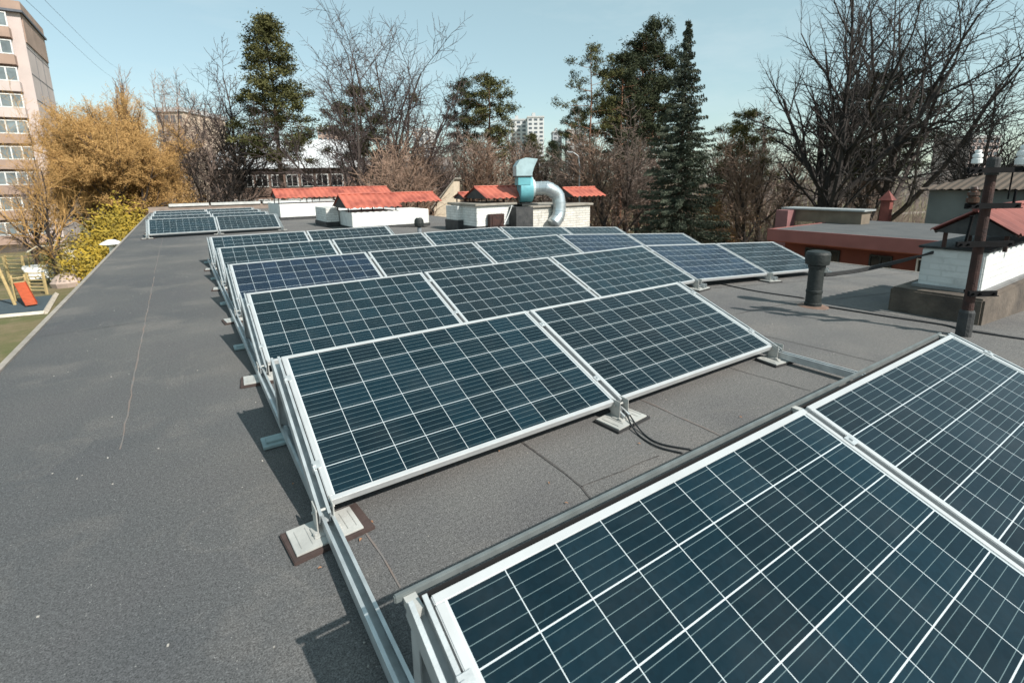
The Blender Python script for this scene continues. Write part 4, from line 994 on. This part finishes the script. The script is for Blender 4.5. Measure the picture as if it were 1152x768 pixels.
# golden willow, built of long fine twigs
def willow(H, seed, width):
    random.seed(seed); TV, TF, NV, NF_ = [], [], [], []
    def limb(p, d, L, r, lev):
        pts = [p]; dd = d.copy()
        for j in range(5): dd = (dd + Vector((rnd(-.18, .18), rnd(-.18, .18), rnd(-.1, .16)))).normalized(); pts.append(pts[-1] + dd * L / 5)
        twigtube(TV, TF, pts, r, r * .45, 6 if lev < 2 else 4)
        n = 5 if lev < 2 else 0
        for i in range(n):
            q = rnd(.35, 1); ii = min(int(q * 5), 4); c = pts[ii].lerp(pts[ii + 1], q * 5 - ii); o = dd.orthogonal().normalized(); o.rotate(Matrix.Rotation(rnd(0, 6.28), 3, dd))
            limb(c, (dd + o * rnd(.4, .9)).normalized(), L * rnd(.5, .75), r * .5, lev + 1)
        if lev >= 1:
            for i in range(34 if lev == 2 else 22):
                q = rnd(.2, 1); ii = min(int(q * 5), 4); c = pts[ii].lerp(pts[ii + 1], q * 5 - ii)
                t = (dd * .5 + Vector((rnd(-1, 1), rnd(-1, 1), rnd(-.1, 1.1)))).normalized(); l2 = rnd(.6, 1.5); tw = [c]
                for j in range(3): t = (t + Vector((rnd(-.2, .2), rnd(-.2, .2), rnd(-.22, .12)))).normalized(); tw.append(tw[-1] + t * l2 / 3)
                twigtube(NV, NF_, tw, .013, .007, 3)
                for j in range(17):
                    b_ = tw[rnd(0, 1) < .5 and 1 or 2].lerp(tw[3], rnd(0, 1)) + Vector((rnd(-.13, .13), rnd(-.13, .13), rnd(-.13, .13))); a = Vector((rnd(-1, 1), rnd(-1, 1), rnd(-1, 1))).normalized() * .05; e_ = a.orthogonal().normalized() * .024
                    o = len(NV); NV.extend([tuple(b_ - a), tuple(b_ + e_), tuple(b_ + a), tuple(b_ - e_)]); NF_.append((o, o + 1, o + 2, o + 3))
    twigtube(TV, TF, [Vector((0, 0, 0)), Vector((.1, 0, H * .12)), Vector((.0, .1, H * .22))], .4, .32, 8)
    for i in range(13):
        az = i * 2.4; t = rnd(.25, 1.0)
        limb(Vector((0, 0, H * rnd(.1, .22))), Vector((math.cos(az) * t * width, math.sin(az) * t * width, 1)).normalized(), H * rnd(.34, .46) * (1.1 - .25 * t), .16, 0)
    k = H / max(v[2] for v in NV); mk = []
    for nm, V, Fc in (('wt', TV, TF), ('wn', NV, NF_)):
        a = bpy.data.meshes.new(nm); a.from_pydata([(v[0] * k, v[1] * k, v[2] * k) for v in V], [], Fc); a.update(); mk.append(a)
    return setmat(mk[0], M_BARK), setmat(mk[1], M_GOLD), H
WI = willow(14, 12, .95)
place('willow_tree', WI[:2], bp_, 126, 41, 92, 14, 'round golden brown willow tree beyond the left roof edge', 'tree', rot=.5, wide=.84)
place('willow_tree', WI[:2], bp_, 92, 46, 116, 14, 'paler golden willow standing behind the round golden one, nearer the apartment building', 'tree', rot=2.5, wide=.62)
bare('spread2', 34, 36, 118, 'sparse golden twigged tree in front of the apartment building windows', tw=M_GOLD, rot=1.2, wide=.8)
# forsythia along the roof edge
def bush(px, py, D, R_, Hh, label, m, seed, n=9000, cat='bush', name='forsythia_bush'):
    random.seed(seed); c = at(px, py, D); e = empty(name, (c.x, c.y, GZ), 0, label, cat); V, Fc, V2, F2 = [], [], [], []
    for i in range(60):
        az = rnd(0, 6.28); q = rnd(.1, 1); top = Vector((math.cos(az) * R_ * q, math.sin(az) * R_ * q, Hh * rnd(.6, 1) * (1 - .35 * q * q)))
        twigtube(V2, F2, [Vector((top.x * .15, top.y * .15, 0)), Vector((top.x * .5, top.y * .5, top.z * .55)), top], .03, .008, 3)
    for i in range(n):
        az = rnd(0, 6.28); q = math.sqrt(rnd(0, 1)); z = Hh * (1 - .45 * q * q) * rnd(.05, 1) ** .6
        w_ = 1 + .35 * math.sin(az * 3 + 1) * math.sin(z * 1.3) + random.gauss(0, .14); z *= 1 + .16 * math.sin(az * 5) + random.gauss(0, .06)
        p = Vector((math.cos(az) * R_ * q * w_, math.sin(az) * R_ * q * w_, z)); a = Vector((rnd(-1, 1), rnd(-1, 1), rnd(-.5, 1))).normalized() * .11; b_ = a.orthogonal().normalized() * .05
        o = len(V); V += [tuple(p - a), tuple(p + b_), tuple(p + a), tuple(p - b_)]; Fc.append((o, o + 1, o + 2, o + 3))
    for nm, VV, FF, mm in (('foliage', V, Fc, m), ('stems', V2, F2, M_BARK)):
        me = bpy.data.meshes.new(nm); me.from_pydata(VV, [], FF); me.update(); link(nm, setmat(me, mm), e)
bush(144, 262, 24, 1.6, 5.6, 'bright yellow forsythia bush nearest the roof edge', M_YEL, 1)
bush(134, 262, 31, 2.2, 6.0, 'yellow flowering bush behind the mushroom-topped post', M_YEL, 2)
bush(150, 240, 42, 3.0, 6.2, 'yellow bush farthest along the roof edge beside the far panels', M_YEL, 3)
M_OLIVE = mat('olive_budding_leaves', (.14, .12, .03), .9, 0, .2, 1, c2=(.22, .16, .05))
bush(90, 262, 40, 2.8, 3.4, 'olive brown shrub at the foot of the golden willow', M_OLIVE, 4, 7000, name='shrub')
bush(800, 250, 48, 3.2, 5.5, 'orange brown shrub right of the spruce', mat('orange_brown_leaves', (.26, .13, .04), .9, 0, .2, 1, c2=(.36, .2, .08)), 6, 7000, name='shrub')
bush(694, 245, 36, 2.5, 2.6, 'low rusty orange shrub left of the spruce foot', mat('rust_leaves', (.24, .11, .04), .9, 0, .2, 1), 7, 5000, name='shrub')
# poplar far left
a, b_, t_ = bare_tree(20, 77, [(26, .32, 10, 20, .15), (8, .5, 12, 25, .1), (7, .5, 14, 28, .1)], .25, .02)
setmat(a, M_BARK); setmat(b_, M_TWIG)
place('poplar_tree', (a, b_), bp_, 146, 100, 92, 20, 'narrow upright bare poplar on the skyline above the golden tree', 'tree', wide=1.0)
# undergrowth and far wood: masses nobody could count
def thicket(name, label, D0, D1, px0, px1, h0, h1, n, m, w_=.03, seg=3, minh=.5):
    V, Fc = [], []; random.seed(hash(label) % 999 if 0 else len(label))
    for i in range(n):
        px = rnd(px0, px1); D = rnd(D0, D1); p = at(px, 200, D); p.z = GZ
        cl = .6 + .4 * math.sin(px * .045 + D * .3) * math.sin(px * .013 + 1); h = rnd(h0, h1) * max(minh, cl); d = Vector((rnd(-.2, .2), rnd(-.2, .2), 1)); pts = [p]
        for j in range(seg): d = (d + Vector((rnd(-.22, .22), rnd(-.22, .22), 0))).normalized(); pts.append(pts[-1] + d * h / seg)
        twigtube(V, Fc, pts, w_, w_ * .35, 3)
        for k in range(7):
            c = pts[1].lerp(pts[-1], rnd(0, 1)); t = (d + Vector((rnd(-1, 1), rnd(-1, 1), rnd(-.1, .8)))).normalized() * rnd(.08, .22) * h
            twigtube(V, Fc, [c, c + t], w_ * .5, w_ * .2, 3)
    me = bpy.data.meshes.new(name); me.from_pydata(V, [], Fc); me.update(); setmat(me, m)
    return tag(link(name, me), label, 'thicket', kind='stuff')
thicket('undergrowth', 'tangled brown undergrowth filling the ground between the trees', 44, 60, 150, 1120, 1.6, 4.4, 3000, M_TWIG, .022)
thicket('thicket', 'reddish brown twiggy thicket behind the fan and red canopies', 52, 80, 430, 900, 4.5, 10, 1500, M_TWIGR, .024)
thicket('distant_wood', 'distant bare brown wood along the skyline', 100, 170, 60, 1300, 7, 12, 3400, mat('far_twigs', (.19, .16, .15), .95, 0, .2, .1), .10)
thicket('shrubbery', 'brown scrub at the right behind the orange wing', 40, 60, 860, 1250, 3, 8.5, 1500, M_TWIG, .024)

# ------------------------------------------------------------------ street lamp, playground
b_ = at(652, 200, 44); zt = at(652, 176, 44).z - GZ
sl = empty('street_lamp', (b_.x, b_.y, GZ), math.atan2(rt.y, rt.x), 'pale grey street lamp post right of the fan duct', 'street lamp')
M_LP = mat('grey_lamp_paint', (.42, .44, .46), .5, .2)
MB().tube([(0, 0, 0), (0, 0, zt * .9), (-.12, 0, zt), (-.6, 0, zt + .35)], [.09, .06, .045, .04], 8).build('pole', M_LP, sl)
MB().box(-1.05, -.58, -.1, .1, zt + .3, zt + .42).build('lamp_head', M_LP, sl, bevel=.03)

M_YP = mat('yellow_play_paint', (.48, .36, .17), .6); M_RP = mat('red_play_paint', (.55, .07, .035), .5); M_OR = mat('orange_slide_plastic', (.42, .085, .035), .4)
M_CR = mat('cream_play_paint', (.72, .66, .52), .6)
def gpos(px, py): q = onZ(px, py, GZ); return q
def wallbars(px0, px1, py, hpx, nb, label):
    a, b_ = gpos(px0, py), gpos(px1, py); d = b_ - a; L = d.length; dep = (MC @ (a - CAM)).y; h = hpx * dep / F
    e = empty('climbing_frame', (a.x, a.y, GZ), math.atan2(d.y, d.x), label, 'climbing frame')
    for x in (0, L): MB().box(x - .06, x + .06, -.06, .06, 0, h).build('post', M_YP, e)
    for i in range(nb): 
        z = h * (.18 + .78 * i / (nb - 1)); MB().tube([(.06, 0, z), (L - .06, 0, z)], .04, 6).build('bar', M_YP, e)
wallbars(12, 31, 320, 33, 7, 'yellow climbing bars, left set behind the orange slide')
wallbars(35, 53, 331, 25, 6, 'lower yellow climbing bars, right set nearest the roof edge')
wallbars(-18, 10, 318, 30, 4, 'yellow bar frame cut off by the left edge of the photo')
a, b_ = gpos(36, 345), gpos(14, 330)
sl = empty('slide', (a.x, a.y, GZ), 0, 'small orange slide on the blue play surface', 'slide')
d = b_ - a; d.z = 0; L = d.length * .42; u_ = d.normalized(); sd3 = Vector((-u_.y, u_.x, 0)); htop = 1.25
vs = []
for t, z in ((0, .12), (.18, .25), (1, htop)):
    for s, dz in ((-.3, .18), (-.28, 0), (.28, 0), (.3, .18)): q = u_ * L * t + sd3 * s; vs.append((q.x, q.y, z + dz))
MB().add(vs, [(4 * i + j, 4 * i + j + 1, 4 * i + j + 5, 4 * i + j + 4) for i in range(2) for j in range(3)]).build('chute', M_OR, sl)
q = u_ * (L + .1)
for s in (-.32, .32): MB().tube([(q.x + sd3.x * s, q.y + sd3.y * s, 0), (q.x + sd3.x * s, q.y + sd3.y * s, htop + .5)], .06, 6).build('post', M_YP, sl)
q2 = u_ * (L + .7)
st_ = MB()
for i in range(5):
    z = .3 + i * .32; c = q2.lerp(q, z / htop * .9); st_.tube([(c.x + sd3.x * .3, c.y + sd3.y * .3, z), (c.x - sd3.x * .3, c.y - sd3.y * .3, z)], .035, 6)
st_.build('ladder', M_YP, sl)
a = gpos(17, 343)
sw = empty('swing_frame', (a.x, a.y, GZ), .2, 'red and yellow play frame at the left edge of the photo', 'play frame')
for x in (0,): MB().tube([(0, 0, 0), (-.5, 0, 3.3)], .09, 8).build('post', M_YP, sw)
MB().tube([(-.4, 0, 3.2), (-3.5, 0, 3.2)], .07, 8).build('beam', M_RP, sw)
MB().tube([(-1.0, 0, .6), (-1.5, 0, 1.5), (-2.2, 0, .6), (-2.9, 0, 1.5), (-3.3, 0, .4)], .07, 6).build('spring_rail', M_RP, sw)
MB().tube([(-1.4, .2, 0), (-1.5, 0, 1.5)], .07, 6).build('post', M_RP, sw)
a = gpos(62, 318)
ph = empty('playhouse', (a.x, a.y, GZ), .1, 'white and yellow toy boat playhouse beside the climbing bars', 'playhouse')
MB().prism([(-1.3, .5), (1.2, .5), (1.7, 1.5), (-1.7, 1.5)], 'y', -.6, .6).build('hull', mat('white_play_board', (.72, .72, .70), .6), ph, bevel=.03)
for x in (-1.2, 1.2): MB().tube([(x, -.6, 1.5), (x * .95, -.6, 2.6)], .05, 6).build('post', M_YP, ph)
MB().tube([(-1.2, -.6, 2.6), (-.6, -.6, 3.0), (.6, -.6, 3.0), (1.2, -.6, 2.6)], .06, 6).build('roof_hoop', M_CR, ph)
MB().box(-.2, .2, -.7, -.62, -.0, 1.2).build('ladder', mat('white_play_board', (.7, .7, .7), .6), ph)
for i, (px, py, h, lab) in enumerate(((98, 316, 2.3, 'cream post of the play area next to the roof edge'), )):
    a = gpos(px, py); e = empty('play_post', (a.x, a.y, GZ), 0, lab, 'post')
    MB().tube([(0, 0, 0), (-.1, 0, h)], .11, 8).build('post', M_CR, e); MB().box(-1.2, .1, -.05, .05, h * .75, h + .35).build('board', M_CR, e)
a = gpos(76, 322); r = MB(); random.seed(4)
tag(MB().lathe([(.9, 0), (1.0, .35), (.7, .8), (.3, 1.0)], 9, (a.x, a.y, GZ)).build('boulder', mat('pinkish_boulder', (.42, .33, .28), .9, 0, .2, 1.5)), 'pale pinkish boulder beside the white playhouse', 'boulder')
# small parked cars far off on the right, seen between the trunks
def car(px, py, m, label):
    a = gpos(px, py); e = empty('parked_car', (a.x, a.y, GZ), .5, label, 'car')
    body = MB().prism([(-2.1, .3), (2.1, .3), (2.15, .75), (1.3, .95), (-1.9, .95), (-2.15, .8)], 'y', -.85, .85).build('body', m, e, bevel=.05)
    MB().prism([(-1.7, .952), (1.2, .952), (.5, 1.45), (-1.2, 1.45)], 'y', -.75, .75).build('cabin', M_WIN, e, bevel=.05)
    for x in (-1.3, 1.3):
        for y in (-.87, .87): MB().tube([(x, y - .1, .32), (x, y + .1, .32)], .32, 14).build('wheel', M_BLACK, e)
car(838, 246, mat('silver_car_paint', (.4, .4, .42), .3, .5), 'silver parked car seen far off between trunks right of the spruce')
